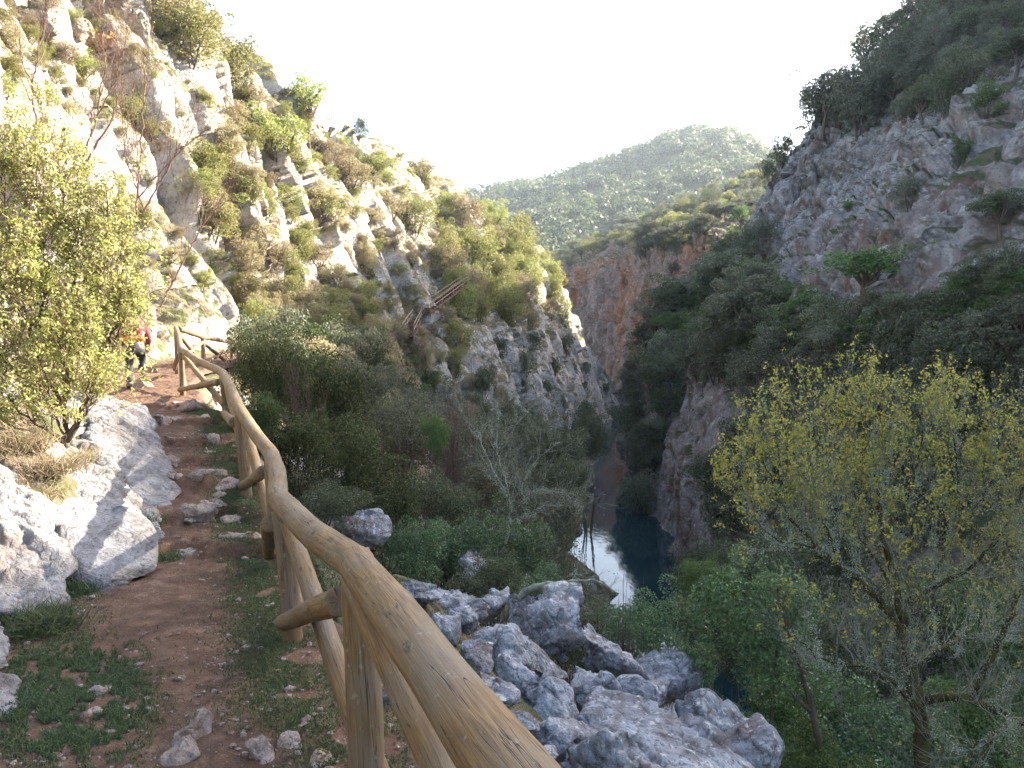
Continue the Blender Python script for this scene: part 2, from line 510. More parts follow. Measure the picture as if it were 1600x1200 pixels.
me = make_mesh('left_hillside', Q, [grid_faces(*G.shape[:2])])
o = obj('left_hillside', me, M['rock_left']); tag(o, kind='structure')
grid_bvh('left', GL[::2], 2)

# right hillside; its last ridge points are out of view, shaped for their shadow
RTc = [((14.2, 90), (14.3, 91, -15)), ((13.8, 84), (14.6, 92, -7)), ((13.2, 77), (15.5, 97, -3)), ((12.6, 70), (21.3, 100, 4)),
       ((12.3, 63), (33.4, 105, 15.5)), ((12.2, 58), (34.5, 106, 23)), ((12.2, 53), (38.9, 107, 28)), ((12.3, 46), (46.9, 110, 34.5)),
       ((12.8, 38), (57.4, 112, 44.5)), ((13.5, 28), (72.6, 114, 57.5)), ((15, 14), (88, 100, 64)), ((16, 5), (81, 71, 51)), ((16.2, 2), (77.2, 63, 51.4)), ((16.4, -1), (74.5, 57.5, 48.8)),
       ((16.6, -3), (72, 52.5, 45.5)), ((16.8, -5), (70, 47, 45.2)), ((17, -8), (65, 38, 41.5)), ((20, -40), (64, -10, 38)), ((25, -80), (70, -60, 38))]  # unseen ridge end, curled closer and notched: shades path and rail, lights the slab
prof = [(0, 0), (.07, .22), (.16, .34), (.40, .45), (.60, .55), (.78, .72), (.93, .94), (1, 1)]
ctrl = []
for (bx, by), (rx, ry, rz) in RTc:
    row = [(bx - 4, by, -18.2), (bx, by, -16.4)]
    for t, zf in prof[1:]:
        row.append((bx + (rx - bx) * t, by + (ry - by) * t, -16.4 + (rz + 16.4) * zf))
    row.append((rx + 9, ry + 14, rz + .5))
    row.append((rx + 30, ry + 60, rz + (10 if rx > 45 and ry > 105 else -6)))  # hidden back of the ridge, raised to throw shade on the left cliff
    ctrl.append(row)
ctrl = np.array(ctrl, float)
rows = np.concatenate([np.linspace(0, 4, 150, endpoint=False), np.linspace(4, 9, 520, endpoint=False), np.linspace(9, 18, 230)])
SEG = [4, 40, 40, 80, 80, 130, 120, 50, 16, 8]
G, tcol = loft(ctrl, rows, SEG, 30, 8)
N = grid_normals(smooth_rows(smooth_rows(G, 40, 0), 30, 1))
if N[400, 250, 1] > 0: N = -N
P = G.reshape(-1, 3); Nn = N.reshape(-1, 3)
rot = np.array(Matrix.Rotation(R(-28), 3, 'Y'))
d = 1.7 * rock_disp(P, 6.5, (1, 1, .55), 41, rot, .5) + .45 * rock_disp(P, 2.2, (1, 1, .5), 48, rot, .5) + 1.4 * fbm(P / 13.0, 61, 3)
rq = np.repeat(rows, len(tcol)); tq = np.tile(tcol, len(rows))
d = d * np.clip(.35 + (tq - 1.2) / 2.6, .35, 1) * np.where(rq > 9.6, .25, 1)
Q = P + Nn * d[:, None]
GR = Q.reshape(G.shape)
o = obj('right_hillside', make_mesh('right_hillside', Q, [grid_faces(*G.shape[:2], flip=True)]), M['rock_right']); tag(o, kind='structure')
grid_bvh('right', GR, 2)

# far right wall of the gorge and the plateau above it
FB = [((75, 132), (80, 142, 14), (150, 270, 46)), ((48, 142), (52, 148, 16), (91, 280, 57)), ((36, 152), (39, 159, 17), (80, 280, 52.5)),
      ((29, 170), (31.5, 175, 18.5), (55, 270, 41)), ((25, 186), (27, 190.5, 18), (32.5, 265, 31.5)), ((15, 202), (16, 207, 15.5), (12.8, 260, 22.5)),
      ((3, 212), (3, 218, 14), (-4, 260, 20)), ((-40, 225), (-40, 231, 13), (-45, 265, 20)), ((-140, 240), (-140, 246, 10), (-150, 280, 14))]
ctrl = []
for B, T_, Pp in FB:
    B = np.array((*B, -16.5)); T_ = np.array(T_, float); Pp = np.array(Pp, float)
    ctrl.append([B + (-4, -6, -1.7), B, B * .62 + T_ * .38 + (0, -1.5, 0), T_, T_ * .75 + Pp * .25 + (0, 0, 1.2), Pp, Pp + (15, 60, -8), Pp + (20, 120, -30)])
ctrl = np.array(ctrl)
rows = np.linspace(0, 8, 420)
G, tcol = loft(ctrl, rows, [4, 70, 110, 40, 80, 14, 4], 12, 3)
N = grid_normals(G)
if N[200, 60, 1] > 0: N = -N
P = G.reshape(-1, 3); Nn = N.reshape(-1, 3)
d = 1.7 * rock_disp(P, 6.5, (1, 1, .16), 71, None, .5) + .8 * rock_disp(P, 2.6, (1, 1, .2), 75) + 1.5 * fbm(P / 18.0, 81, 3)
amt = np.where(np.tile(tcol, len(rows)) > 3.3, .45, 1)
Q = P + Nn * (d * amt)[:, None]
o = obj('far_cliff', make_mesh('far_cliff', Q, [grid_faces(*G.shape[:2], flip=True)]), M['rock_far']); tag(o, kind='structure')
grid_bvh('far', Q.reshape(G.shape), 2)

# far wooded mountain
xs = np.linspace(-420, 560, 150); ys = np.linspace(300, 900, 90)
cx = [-420, -300, -100, -35, 0, 50, 80, 115, 145, 165, 195, 260, 560]
cz = [40, 55, 84, 103, 108, 122, 130, 145, 153, 151, 133, 95, 60]
X, Y = np.meshgrid(xs, ys, indexing='ij')
crest = np.interp(X, cx, cz)
f = np.clip((Y - 300) / 320, 0, 1)
Z = np.where(Y <= 620, 4 + (crest - 4) * (f ** .8), crest - (Y - 620) * .22)
Pn = np.stack([X, Y, Z], -1).reshape(-1, 3)
Pn[:, 2] += 7 * fbm(Pn / 70.0, 91, 4) * np.clip(1 - np.abs(Pn[:, 1] - 620) / 400, .4, 1)
GH = Pn.reshape(150, 90, 3)
o = obj('far_hill', make_mesh('far_hill', Pn, [grid_faces(150, 90)]), M['far_ground']); tag(o, kind='structure')
grid_bvh('hill', GH, 1)

# valley floor far below everything, and the river
g = np.array([(-950, -950, -20), (950, -950, -20), (950, 950, -20), (-950, 950, -20)], float)
o = obj('ground', make_mesh('ground', g, [np.array([[0, 1, 2, 3]])]), M['far_ground']); tag(o, kind='structure')
wl = [(-60, 9, 32), (-20, 10, 20), (20, 5, 16.5), (40, 2.5, 15), (60, 3, 14.5), (80, 7, 15.5), (95, 9, 20), (120, 13, 34), (140, 16, 42), (165, 10, 32), (185, 0, 28), (205, -30, 18), (235, -90, 5)]
gv = []
for y, a, b in wl: gv += [(a, y, WATER_Z), (b, y, WATER_Z)]
fc = np.array([[2 * i, 2 * i + 1, 2 * i + 3, 2 * i + 2] for i in range(len(wl) - 1)])
o = obj('river', make_mesh('river', gv, [fc]), M['water']); tag(o, kind='structure')

# ------------------------------------------------------------------ the path
PS = [(-4, .1, -1.6), (-1, -.12, -1.6), (0, -.35, -1.6), (1.5, -.7, -1.6), (2.7, -1.16, -1.6), (4.1, -1.84, -1.69), (5.2, -2.2, -1.73), (6.2, -2.5, -1.72), (7.0, -2.83, -1.62), (7.8, -3.2, -1.46),
      (9.6, -4.1, -1.31), (12, -5.4, -1.24), (15, -7.1, -1.22), (17, -8.15, -1.18), (20, -9.0, -1.05), (24, -9.4, -.9), (30, -9.4, -.8)]
PS = np.array(PS)
STEPS = [(5.95, .13), (6.75, .12), (7.45, .13), (8.3, .12), (9.3, .11), (10.7, .12), (12.4, .11)]
def path_z(s, x, xc):
    base = np.interp(s, PS[:, 0], PS[:, 2])
    z = base.copy()
    nz = vnoise(np.stack([x * 2.3, s * .6, 0 * s], 1), 5) * .22 + vnoise(np.stack([x * 7, s * 2, 0 * s], 1), 9) * .07
    for s0, h in STEPS:
        q = (s - s0 + nz - .25 * (x - xc)) / .026
        z += h * (1 / (1 + np.exp(-np.clip(q, -30, 30))) - np.clip((s - s0 + .42) / .84, 0, 1))
    return z
srow = np.concatenate([np.linspace(-4, .8, 30, endpoint=False), np.geomspace(.8, 30, 900)])
w = np.linspace(-1, 1, 90)
SS, WW = np.meshgrid(srow, w, indexing='ij')
xc = np.interp(SS, PS[:, 0], PS[:, 1])
half = np.interp(SS, [0, 2.7, 4.1, 5.2, 6.2, 8, 12, 16, 30], [.95, .98, .95, .8, .72, .68, .82, 1.1, 1.2])
XX = xc + WW * half + .10 * vnoise(np.stack([SS * 1.4, WW * 0 + np.sign(WW) * 5, 0 * SS], -1).reshape(-1, 3), 12).reshape(SS.shape) * np.abs(WW)
Pp = np.stack([XX, SS, 0 * SS], -1).reshape(-1, 3)
zz = path_z(Pp[:, 1], Pp[:, 0], xc.ravel())
zz += .020 * fbm(Pp * np.array([2.2, 2.2, 0]), 33, 4) + .012 * rock_disp(Pp * np.array([1, 1, 0]), .22, (1, 1, 1), 35) * np.clip((Pp[:, 1] - 4.6) / 1.5, .25, 1)
zz += .05 * np.abs(WW.ravel()) ** 3 * 0 - .10 * np.clip(np.abs(WW.ravel()) - .93, 0, 1) / .07
Pp[:, 2] = zz
GP = Pp.reshape(*SS.shape, 3)
o = obj('path', make_mesh('path', Pp, [grid_faces(*SS.shape, flip=True)]), M['path']); tag(o, kind='structure')
grid_bvh('path', GP, 2)
def ground_z(x, y):
    a = drop(x, y, ('path',)); b = drop(x, y, ('left',), 3)
    if a is None: return b
    if b is None: return a
    return max(a, b)
#@@VEG
# ------------------------------------------------------------------ generators: tubes, leaves, crowns, branches, rocks
def frames(pts):
    t = np.gradient(pts, axis=0)
    t /= np.linalg.norm(t, axis=1, keepdims=True) + 1e-9
    ref = np.array([0, 0, 1.0]) if abs(t[0][2]) < .9 else np.array([1.0, 0, 0])
    a = np.cross(t, ref); bad = np.linalg.norm(a, axis=1) < 1e-3
    a[bad] = np.array([1.0, 0, 0])
    a /= np.linalg.norm(a, axis=1, keepdims=True) + 1e-9
    b = np.cross(t, a)
    return t, a, b
def tubes(lines, uv=False, cap=False):
    """lines: list of (pts (n,3), radii (n,), nseg) -> verts, faces"""
    V, F4, F3, off = [], [], [], 0
    for pts, rad, ns in lines:
        pts = np.asarray(pts, float); rad = np.asarray(rad, float)
        n = len(pts)
        t, a, b = frames(pts)
        th = np.arange(ns) * 2 * math.pi / ns
        ring = pts[:, None] + rad[:, None, None] * (np.cos(th)[None, :, None] * a[:, None] + np.sin(th)[None, :, None] * b[:, None])
        V.append(ring.reshape(-1, 3))
        i = np.arange(n * ns).reshape(n, ns) + off
        j = np.roll(i, -1, axis=1)
        F4.append(np.stack([i[:-1], j[:-1], j[1:], i[1:]], -1).reshape(-1, 4))
        off += n * ns
    return np.concatenate(V), [np.concatenate(F4)]
def unit(v):
    return v / (np.linalg.norm(v, axis=-1, keepdims=True) + 1e-9)
def leaves(C, size, rg, aspect=.55, up=.25, nrm=None):
    """rhombic leaves with a slight fold; C (n,3)"""
    n = len(C)
    nn = unit(rg.normal(size=(n, 3)) + np.array([0, 0, up * 2]) + (0 if nrm is None else nrm))
    u = unit(np.cross(nn, rg.normal(size=(n, 3))))
    w = np.cross(nn, u)
    L = (size * rg.uniform(.65, 1.35, n))[:, None] * .5
    k = nn * L * .22
    V = np.stack([C - u * L, C + w * L * aspect + k, C + u * L, C - w * L * aspect + k], 1).reshape(-1, 3)
    return V, np.arange(n * 4).reshape(n, 4)
def crown(seed, clumps=34, per=85, leaf=.075, tree=True, ragged=.35, cr=(.20, .36), aspect=.6):
    """unit foliage: radius about 1, z 0..1 (a tree keeps its lower part open)"""
    rg = np.random.default_rng(seed)
    z0 = .34 if tree else .02
    dirs = unit(rg.normal(size=(clumps, 3)) + np.array([0, 0, .25]))
    rad = rg.uniform(.45, .86, clumps) * (1 + ragged * rg.normal(size=clumps) * .5)
    c = dirs * rad[:, None]
    r = rg.uniform(*cr, clumps)
    C = []
    for k in range(clumps):
        m = int(per * (r[k] / .28) ** 2)
        dd = unit(rg.normal(size=(m, 3)) + np.array([0, 0, .25]))
        C.append(c[k] + dd * (r[k] * rg.uniform(.55, 1.06, m) ** .6)[:, None])
    C = np.concatenate(C)
    core = unit(rg.normal(size=(clumps * 8, 3))) * rg.uniform(.1, .6, clumps * 8)[:, None]
    C = np.concatenate([C, core])
    C[:, 2] = np.where(C[:, 2] < -.75, -.75 + .2 * (C[:, 2] + .75), C[:, 2])
    C[:, 2] = z0 + (C[:, 2] + .95) / 1.95 * (1 - z0)
    iso = np.array([1, 1, 2.0])            # foliage is about as tall as wide once placed
    V, F = leaves(C * iso, leaf, rg, aspect)
    return V / iso, F
def trunk_mesh(name, seed, limbs=5, r=.07, mat=None, shrub=False):
    rg = np.random.default_rng(seed)
    L = []
    if not shrub:
        pts = np.array([[0, 0, -.25], [.02, 0, .1], [.05 * rg.normal(), .05 * rg.normal(), .3], [.1 * rg.normal(), .1 * rg.normal(), .62]])
        L.append((pts, [r * 1.3, r, r * .85, r * .4], 7))
        base = pts[2]
    else:
        base = np.array([0, 0, -.1])
    for k in range(limbs):
        a = 2 * math.pi * (k + rg.uniform(-.3, .3)) / limbs
        e = np.array([math.cos(a) * rg.uniform(.4, .75), math.sin(a) * rg.uniform(.4, .75), rg.uniform(.55, .85)])
        m = base * .5 + e * .5 + rg.normal(size=3) * .07
        L.append((np.array([base, m, e]), [r * .6, r * .42, r * .12], 5))
    V, F = tubes(L)
    return make_mesh(name, V, F)
def grow(rg, p, d, L, r, depth, lines, tips, step=.12, wander=.25, up=.15, kids=(3, 5), spread=(.4, .9), ratio=(.45, .75), taper=.5, kmin=.25, rmin=.0018):
    n = max(3, int(L / step) + 1)
    pts = [np.array(p, float)]; d = unit(np.array(d, float)); dirs = [d]
    for k in range(n):
        d = unit(d + rg.normal(size=3) * wander + np.array([0, 0, up * .3]))
        pts.append(pts[-1] + d * (L / n)); dirs.append(d)
    rad = np.linspace(r, max(r * taper, rmin), n + 1)
    lines.append((np.array(pts), rad, 8 if r > .03 else (5 if r > .008 else 3)))
    if depth <= 0:
        for q, dd in zip(pts[1:], dirs[1:]): tips.append((q, dd))
        return
    for k in range(rg.integers(kids[0], kids[1] + 1)):
        f = rg.uniform(kmin, 1.0); i = min(n, int(f * n) + 1)
        ax = unit(np.cross(dirs[i], rg.normal(size=3)))
        ang = rg.uniform(*spread)
        nd = dirs[i] * math.cos(ang) + ax * math.sin(ang)
        grow(rg, pts[i], nd, L * rg.uniform(*ratio), max(rad[i] * rg.uniform(.5, .75), rmin), depth - 1, lines, tips, step, wander, up, kids, spread, ratio, taper, kmin, rmin)
    grow(rg, pts[-1], dirs[-1], L * rg.uniform(*ratio), max(rad[-1] * .9, rmin), depth - 1, lines, tips, step, wander, up, kids, spread, ratio, taper, kmin, rmin)

import bmesh
_ico = {}
def ico(sub):
    if sub not in _ico:
        bm = bmesh.new(); bmesh.ops.create_icosphere(bm, subdivisions=sub, radius=1)
        _ico[sub] = (np.array([v.co[:] for v in bm.verts]), np.array([[v.index for v in f.verts] for f in bm.faces]))
        bm.free()
    return _ico[sub]
def hull_planes(pts):
    bm = bmesh.new()
    vs = [bm.verts.new(Vector(p)) for p in pts]
    r = bmesh.ops.convex_hull(bm, input=vs)
    bm.normal_update()
    out = [(np.array(f.normal[:]), float(f.normal.dot(f.verts[0].co))) for f in bm.faces]
    bm.free()
    return out
def rock_from_points(pts, sub=5, disp=.05, cell=.3, seed=0, stretch=(1, 1, .6), soft=40, rot=None, fine=.6):
    """angular boulder: star-shaped about the centre of the hull of pts, softened and fractured"""
    pts = np.asarray(pts, float)
    c = pts.mean(0)
    pl = hull_planes(pts - c)
    D, F = ico(sub)
    acc = np.zeros(len(D))
    scale = np.mean(np.linalg.norm(pts - c, axis=1))
    for n, dd in pl:
        q = np.clip(D @ n, 1e-4, None) / max(dd, .02 * scale)
        acc += np.where(D @ n > 0, (q * scale), 0) ** soft
    rr = scale / np.maximum(acc, 1e-9) ** (1 / soft)
    V = D * np.minimum(rr, 3 * scale)[:, None]
    me = make_mesh('rock', V, [F])
    nn = np.zeros(len(V) * 3, np.float32); me.vertices.foreach_get('normal', nn); nn = nn.reshape(-1, 3)
    W = V + c
    dsp = disp * (rock_disp(W, cell, stretch, seed, rot) + .35 * fine * rock_disp(W, cell * .33, stretch, seed + 5, rot) + .3 * fbm(W / cell / 1.5, seed + 3, 3))
    V = V + nn * dsp[:, None]
    me.vertices.foreach_set('co', V.astype(np.float32).ravel()); me.update()
    return me, c
def boulder_points(rg, size, n=11):
    P = unit(rg.normal(size=(n, 3))) * rg.uniform(.82, 1.12, n)[:, None]
    return P * np.array(size) * .5
def boulder(px, py, s, size, seed, label, mat='rock_near', name='boulder', cat='boulder', group=None, rz=0, tilt=(0, 0), sub=5, disp=None, dz=0):
    rg = np.random.default_rng(seed)
    P0 = boulder_points(rg, size)
    mt = np.array(Matrix.Rotation(rz, 3, 'Z') @ Matrix.Rotation(tilt[0], 3, 'X') @ Matrix.Rotation(tilt[1], 3, 'Y'))
    P0 = P0 @ mt.T
    c0 = PX(px, py, s) + np.array([0, 0, dz])
    sc = max(size)
    me, c = rock_from_points(P0 + c0, sub, .05 * sc if disp is None else disp, .40 * sc, seed, (1, 1, .7))
    o = obj(name, me, M[mat], loc=c)
    return tag(o, label, cat, group)

# ------------------------------------------------------------------ plant materials
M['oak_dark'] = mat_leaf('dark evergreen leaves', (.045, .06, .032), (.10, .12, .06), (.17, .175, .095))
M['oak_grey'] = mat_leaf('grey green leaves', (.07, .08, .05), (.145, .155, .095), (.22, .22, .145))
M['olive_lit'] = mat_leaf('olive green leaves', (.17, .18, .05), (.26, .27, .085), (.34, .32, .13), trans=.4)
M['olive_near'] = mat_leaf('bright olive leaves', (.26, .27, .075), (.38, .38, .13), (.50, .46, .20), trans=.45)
M['dry'] = mat_leaf('dry brown leaves', (.21, .165, .09), (.34, .275, .17), (.30, .29, .12), trans=.3)
M['shrub_dark'] = mat_leaf('dark shrub leaves', (.035, .052, .018), (.08, .105, .036), (.14, .15, .05))
M['shrub_green'] = mat_leaf('fresh shrub leaves', (.045, .085, .025), (.09, .145, .045), (.15, .20, .06))
M['bush_blue'] = mat_leaf('blue green leaves', (.05, .10, .04), (.105, .175, .075), (.17, .25, .095), rough=.35, spec=.5)
M['yellow'] = mat_leaf('young yellow leaves', (.27, .31, .045), (.42, .45, .085), (.54, .52, .14), trans=.4, obj_var=.1)
M['lichen_tuft'] = mat_leaf('lichen tufts', (.20, .24, .17), (.32, .37, .27), (.42, .46, .36), trans=.15, obj_var=.05)
M['far_leaf'] = mat_leaf('far forest leaves', (.06, .08, .04), (.12, .14, .06), (.17, .18, .08), obj_var=.0)
M['grass'] = mat_leaf('short grass', (.05, .078, .032), (.10, .135, .058), (.16, .18, .10), trans=.3, obj_var=0)
M['bark'] = mat_bark('grey bark', (.06, .045, .035), (.13, .105, .085))
M['bark_pale'] = mat_bark('lichen bark', (.09, .08, .065), (.20, .18, .15), (.24, .26, .21), .8)
M['bark_moss'] = mat_bark('mossy bark', (.035, .028, .018), (.075, .06, .035), (.075, .075, .022), .5)
M['twig_red'] = mat_bark('reddish twigs', (.13, .075, .06), (.24, .16, .13))
M['twig_brown'] = mat_bark('brown twigs', (.085, .06, .05), (.16, .12, .10))

# ------------------------------------------------------------------ plant kinds (unit meshes shared by copies)
CR = {}
def leafmesh(name, V, F): return make_mesh(name, V, [F], smooth=False)
for k in range(5):
    CR['tree', k] = leafmesh('tree_crown', *crown(100 + k, 48, 170, .064, True, .55, (.16, .29)))
    CR['bush', k] = leafmesh('bush_crown', *crown(130 + k, 46, 165, .066, False, .55, (.16, .29)))
    CR['fine', k] = leafmesh('fine_crown', *crown(160 + k, 64, 300, .046, False, .5, (.15, .31)))
TR = [trunk_mesh('trunk', 200 + k, 6) for k in range(3)]
ST = [trunk_mesh('stems', 220 + k, 7, .035, shrub=True) for k in range(3)]
def tw_mesh(seed, n=9, L=.62, depth=2, kids=(3, 5), r=.022, rmin=.004, up=.25, open_=.55, wander=.16):
    rg = np.random.default_rng(seed); lines, tips = [], []
    for k in range(n):
        a = 2 * math.pi * (k + rg.uniform(-.4, .4)) / n
        grow(rg, (rg.normal() * .08, rg.normal() * .08, -.03), (math.cos(a) * open_, math.sin(a) * open_, 1), L * rg.uniform(.6, 1.05), r * rg.uniform(.6, 1.1), depth, lines, tips,
             .1, wander, up, kids, (.3, .75), (.4, .65), .5, .2, rmin)
    return lines, tips
TW = []
for k in range(3):
    lines, tips = tw_mesh(300 + k, 10, .6, 2, (4, 6), .018, .0035)
    TW.append(make_mesh('bare_twigs', *tubes(lines)))

def plant(name, mats, px=None, py=None, w=None, h=None, s=None, xy=None, base=None, kind='bush', k=0, label='', cat='shrub', group=None, rz=None, only=None, sink=.06, solo=None):
    """a tree or shrub whose foot stands on the terrain seen at photo pixel (px, py); w, h = width and height in photo pixels there"""
    if base is None:
        hh = hit(px, py, only)
        if hh is None: return None
        base = np.array(hh[0]); s = base[1] if s is None else s
        w = w * base[1] / FPX; h = h * base[1] / FPX
    leaf, bark = mats
    root = empty(name, tuple(base - np.array([0, 0, sink * h])), (k * 1.7 + px * .013 if px else k) if rz is None else rz)
    root.scale = (w / 2, w / 2, h)
    tag(root, label, cat, group)
    if kind == 'twig':
        obj('stems', TW[k % 3], M[bark], root)
        return root
    tr = kind == 'tree'
    tm = (TR if tr else ST)[k % 3]
    o1 = bpy.data.objects.new('trunk' if tr else 'stems', tm); COL.objects.link(o1); o1.parent = root
    if not len(tm.materials): tm.materials.append(M['bark'])
    cm = CR[kind, k % 5]
    o2 = bpy.data.objects.new('crown', cm); COL.objects.link(o2); o2.parent = root
    if not len(cm.materials): cm.materials.append(M[leaf])
    o2.material_slots[0].link = 'OBJECT'; o2.material_slots[0].material = M[leaf]
    return root

def in_poly(x, y, poly):
    c = False; j = len(poly) - 1
    for i in range(len(poly)):
        xi, yi = poly[i]; xj, yj = poly[j]
        if (yi > y) != (yj > y) and x < (xj - xi) * (y - yi) / (yj - yi) + xi: c = not c
        j = i
    return c
def scatter(poly, n, gap, seed, holes=(), tries=40):
    rg = random.Random(seed)
    xs = [p[0] for p in poly]; ys = [p[1] for p in poly]
    out = []
    for _ in range(n * tries):
        if len(out) >= n: break
        x, y = rg.uniform(min(xs), max(xs)), rg.uniform(min(ys), max(ys))
        if not in_poly(x, y, poly) or any(in_poly(x, y, h) for h in holes): continue
        if any((x - a) ** 2 + ((y - b) * 1.2) ** 2 < gap * gap for a, b in out): continue
        out.append((x, y))
    out.sort(key=lambda p: p[1])
    return out

# ------------------------------------------------------------------ fence of round logs
def log(name, pts, r, parent, seed, ns=20, taper=.0, lump=.05):
    """a slightly crooked log through pts with rounded ends; UV runs along the grain"""
    rg = np.random.default_rng(seed)
    pts = np.asarray(pts, float)
    seglen = np.linalg.norm(np.diff(pts, axis=0), axis=1); cum = np.concatenate([[0], np.cumsum(seglen)]); L = cum[-1]
    n = max(10, int(L / .035))
    t = np.linspace(0, L, n)
    c = np.stack([np.interp(t, cum, pts[:, k]) for k in range(3)], 1)
    c = smooth_rows(c, 4)
    c[1:-1] += (.10 * r * np.stack([fbm(np.stack([t * 1.6, 0 * t, 0 * t + k * 9 + seed], 1), 3, 2) for k in range(3)], 1))[1:-1]
    tt, a, b = frames(c)
    th = np.arange(ns) * 2 * math.pi / ns
    rad = r * (1 + taper * (t / L - .5))
    q = np.stack([np.repeat(t, ns) * 3.2, np.tile(np.cos(th), n) * .9, np.tile(np.sin(th), n) * .9 + seed * 3.3], 1)
    lum = 1 + lump * fbm(q, 7, 3).reshape(n, ns)
    ring = c[:, None] + (rad[:, None] * lum)[..., None] * (np.cos(th)[None, :, None] * a[:, None] + np.sin(th)[None, :, None] * b[:, None])
    # rounded ends: two shrinking rings and a centre point at each end
    def end(cc, tv, rg0, sgn):
        return [cc + (rg0 - cc) * .93 + tv * sgn * r * .10, cc + (rg0 - cc) * .55 + tv * sgn * r * .14]
    e0, e1 = end(c[0], tt[0], ring[0], -1), end(c[-1], tt[-1], ring[-1], 1)
    rings = np.concatenate([e0[1][None], e0[0][None], ring, e1[0][None], e1[1][None]])
    tv = np.concatenate([[-r, -r * .4], t, [L + r * .4, L + r]])
    m = len(rings)
    V = np.concatenate([rings.reshape(-1, 3), (c[0] - tt[0] * r * .15)[None], (c[-1] + tt[-1] * r * .15)[None]])
    i = np.arange(m * ns).reshape(m, ns); j = np.roll(i, -1, 1)
    f4 = np.stack([i[:-1], j[:-1], j[1:], i[1:]], -1).reshape(-1, 4)
    f3 = np.concatenate([np.stack([j[0], i[0], np.full(ns, m * ns)], -1), np.stack([i[-1], j[-1], np.full(ns, m * ns + 1)], -1)])
    u0 = np.arange(ns) / ns; u1 = (np.arange(ns) + 1) / ns
    uv4 = np.empty((m - 1, ns, 4, 2))
    uv4[:, :, 0, 0] = u0; uv4[:, :, 1, 0] = u1; uv4[:, :, 2, 0] = u1; uv4[:, :, 3, 0] = u0
    uv4[:, :, 0, 1] = uv4[:, :, 1, 1] = tv[:-1, None]; uv4[:, :, 2, 1] = uv4[:, :, 3, 1] = tv[1:, None]
    uv3 = np.zeros((2 * ns, 3, 2))
    uv3[:ns, 0, 0] = u1; uv3[:ns, 1, 0] = u0; uv3[:ns, 2, 0] = u0; uv3[:ns, :, 1] = tv[0]; uv3[:ns, 2, 1] -= r
    uv3[ns:, 0, 0] = u0; uv3[ns:, 1, 0] = u1; uv3[ns:, 2, 0] = u0; uv3[ns:, :, 1] = tv[-1]; uv3[ns:, 2, 1] += r
    me = make_mesh(name, V, [f4, f3], uv=np.concatenate([uv4.reshape(-1, 2), uv3.reshape(-1, 2)]))
    return obj(name, me, M['wood'], parent)

RAIL = [np.array((.62, -.6, -.50)), np.array((.40, .05, -.55)), PX(750, 1150, 1.2), PX(558, 880, 2.4), PX(437, 783, 4.1), PX(424, 712, 5.6), PX(374, 640, 7.4), PX(348, 583, 10.8), PX(283, 546, 14.3), PX(275, 513, 19.0)]
POST = [(.42, .05), (-.455, 2.42), None, None, None, None, None]
FE = [np.array((.42, .05)), np.array((-.45, 2.40)), PX(460, 1000, 4.1)[:2], PX(433, 870, 5.6)[:2], PX(388, 752, 7.35)[:2], PX(357, 660, 10.8)[:2], PX(286, 617, 14.3)[:2], PX(277, 590, 19.0)[:2]]
TOPI = [1, 3, 4, 5, 6, 7, 8, 9]
fence = tag(empty('log_fence', (0, 0, -1.6)), 'rustic fence of weathered round logs with crossed braces along the red earth path', 'fence')
def rel(p): return np.asarray(p, float) - np.array([0, 0, -1.6])
TOP = [RAIL[i] for i in TOPI]
GB = []
for k, (xy, tp) in enumerate(zip(FE, TOP)):
    gz = ground_z(*xy)
    gz = -1.6 if gz is None else gz
    bse = np.array([xy[0], xy[1], gz]); GB.append(bse)
    pt = tp - np.array([0, 0, .055])
    log('post', [rel(bse - (0, 0, .25)), rel((bse + pt) / 2), rel(pt)], .051 + .005 * (k % 2), fence, 40 + k, 18, -.15)
rr = .058
log('handrail', [rel(RAIL[0]), rel(RAIL[1]), rel(RAIL[2]), rel(RAIL[3])], rr * 1.02, fence, 60, 32, -.10, .035)
for k in range(3, 9):
    a, b = RAIL[k], RAIL[k + 1]
    ov = (b - a) / np.linalg.norm(b - a) * .035
    mid = (a + b) / 2 + np.array([.015 * (-1) ** k, 0, .012 * (-1) ** (k // 2)])
    log('handrail', [rel(a - ov * .4), rel(mid), rel(b + ov)], rr * (1.0 - .02 * (k % 3)), fence, 61 + k, 24, .05, .05)
for k in range(7):
    a, b = GB[k], GB[k + 1]; ta, tb = TOP[k], TOP[k + 1]
    n = unit(np.array([b[1] - a[1], -(b[0] - a[0]), 0]))
    dn = (b - a) / np.linalg.norm(b - a)
    # high at the far post, low at the near one, on the valley side; the other way round on the path side
    hi, lo = tb - (0, 0, .13) - dn * .04, a + (0, 0, .12) + dn * .06
    hi2, lo2 = ta - (0, 0, .13) + dn * .05, b + (0, 0, .12) - dn * .03
    if k != 0:
        log('brace', [rel(hi + n * .04), rel((hi + lo) / 2 + n * .035), rel(lo + n * .03)], .046, fence, 80 + k, 16, .1)
    if k == 0:
        log('brace', [rel(PX(554, 905, 2.40)), rel(PX(592, 985, 2.08)), rel(PX(640, 1090, 1.75)), rel(PX(697, 1215, 1.42)), rel((.22, .45, -1.12)), rel((.42, -.1, -1.35))], .042, fence, 90, 22, -.05)
        continue
    log('brace', [rel(hi2 - n * .05), rel((hi2 + lo2) / 2 - n * .06), rel(lo2 - n * .06)], .046, fence, 90 + k, 18, -.1)
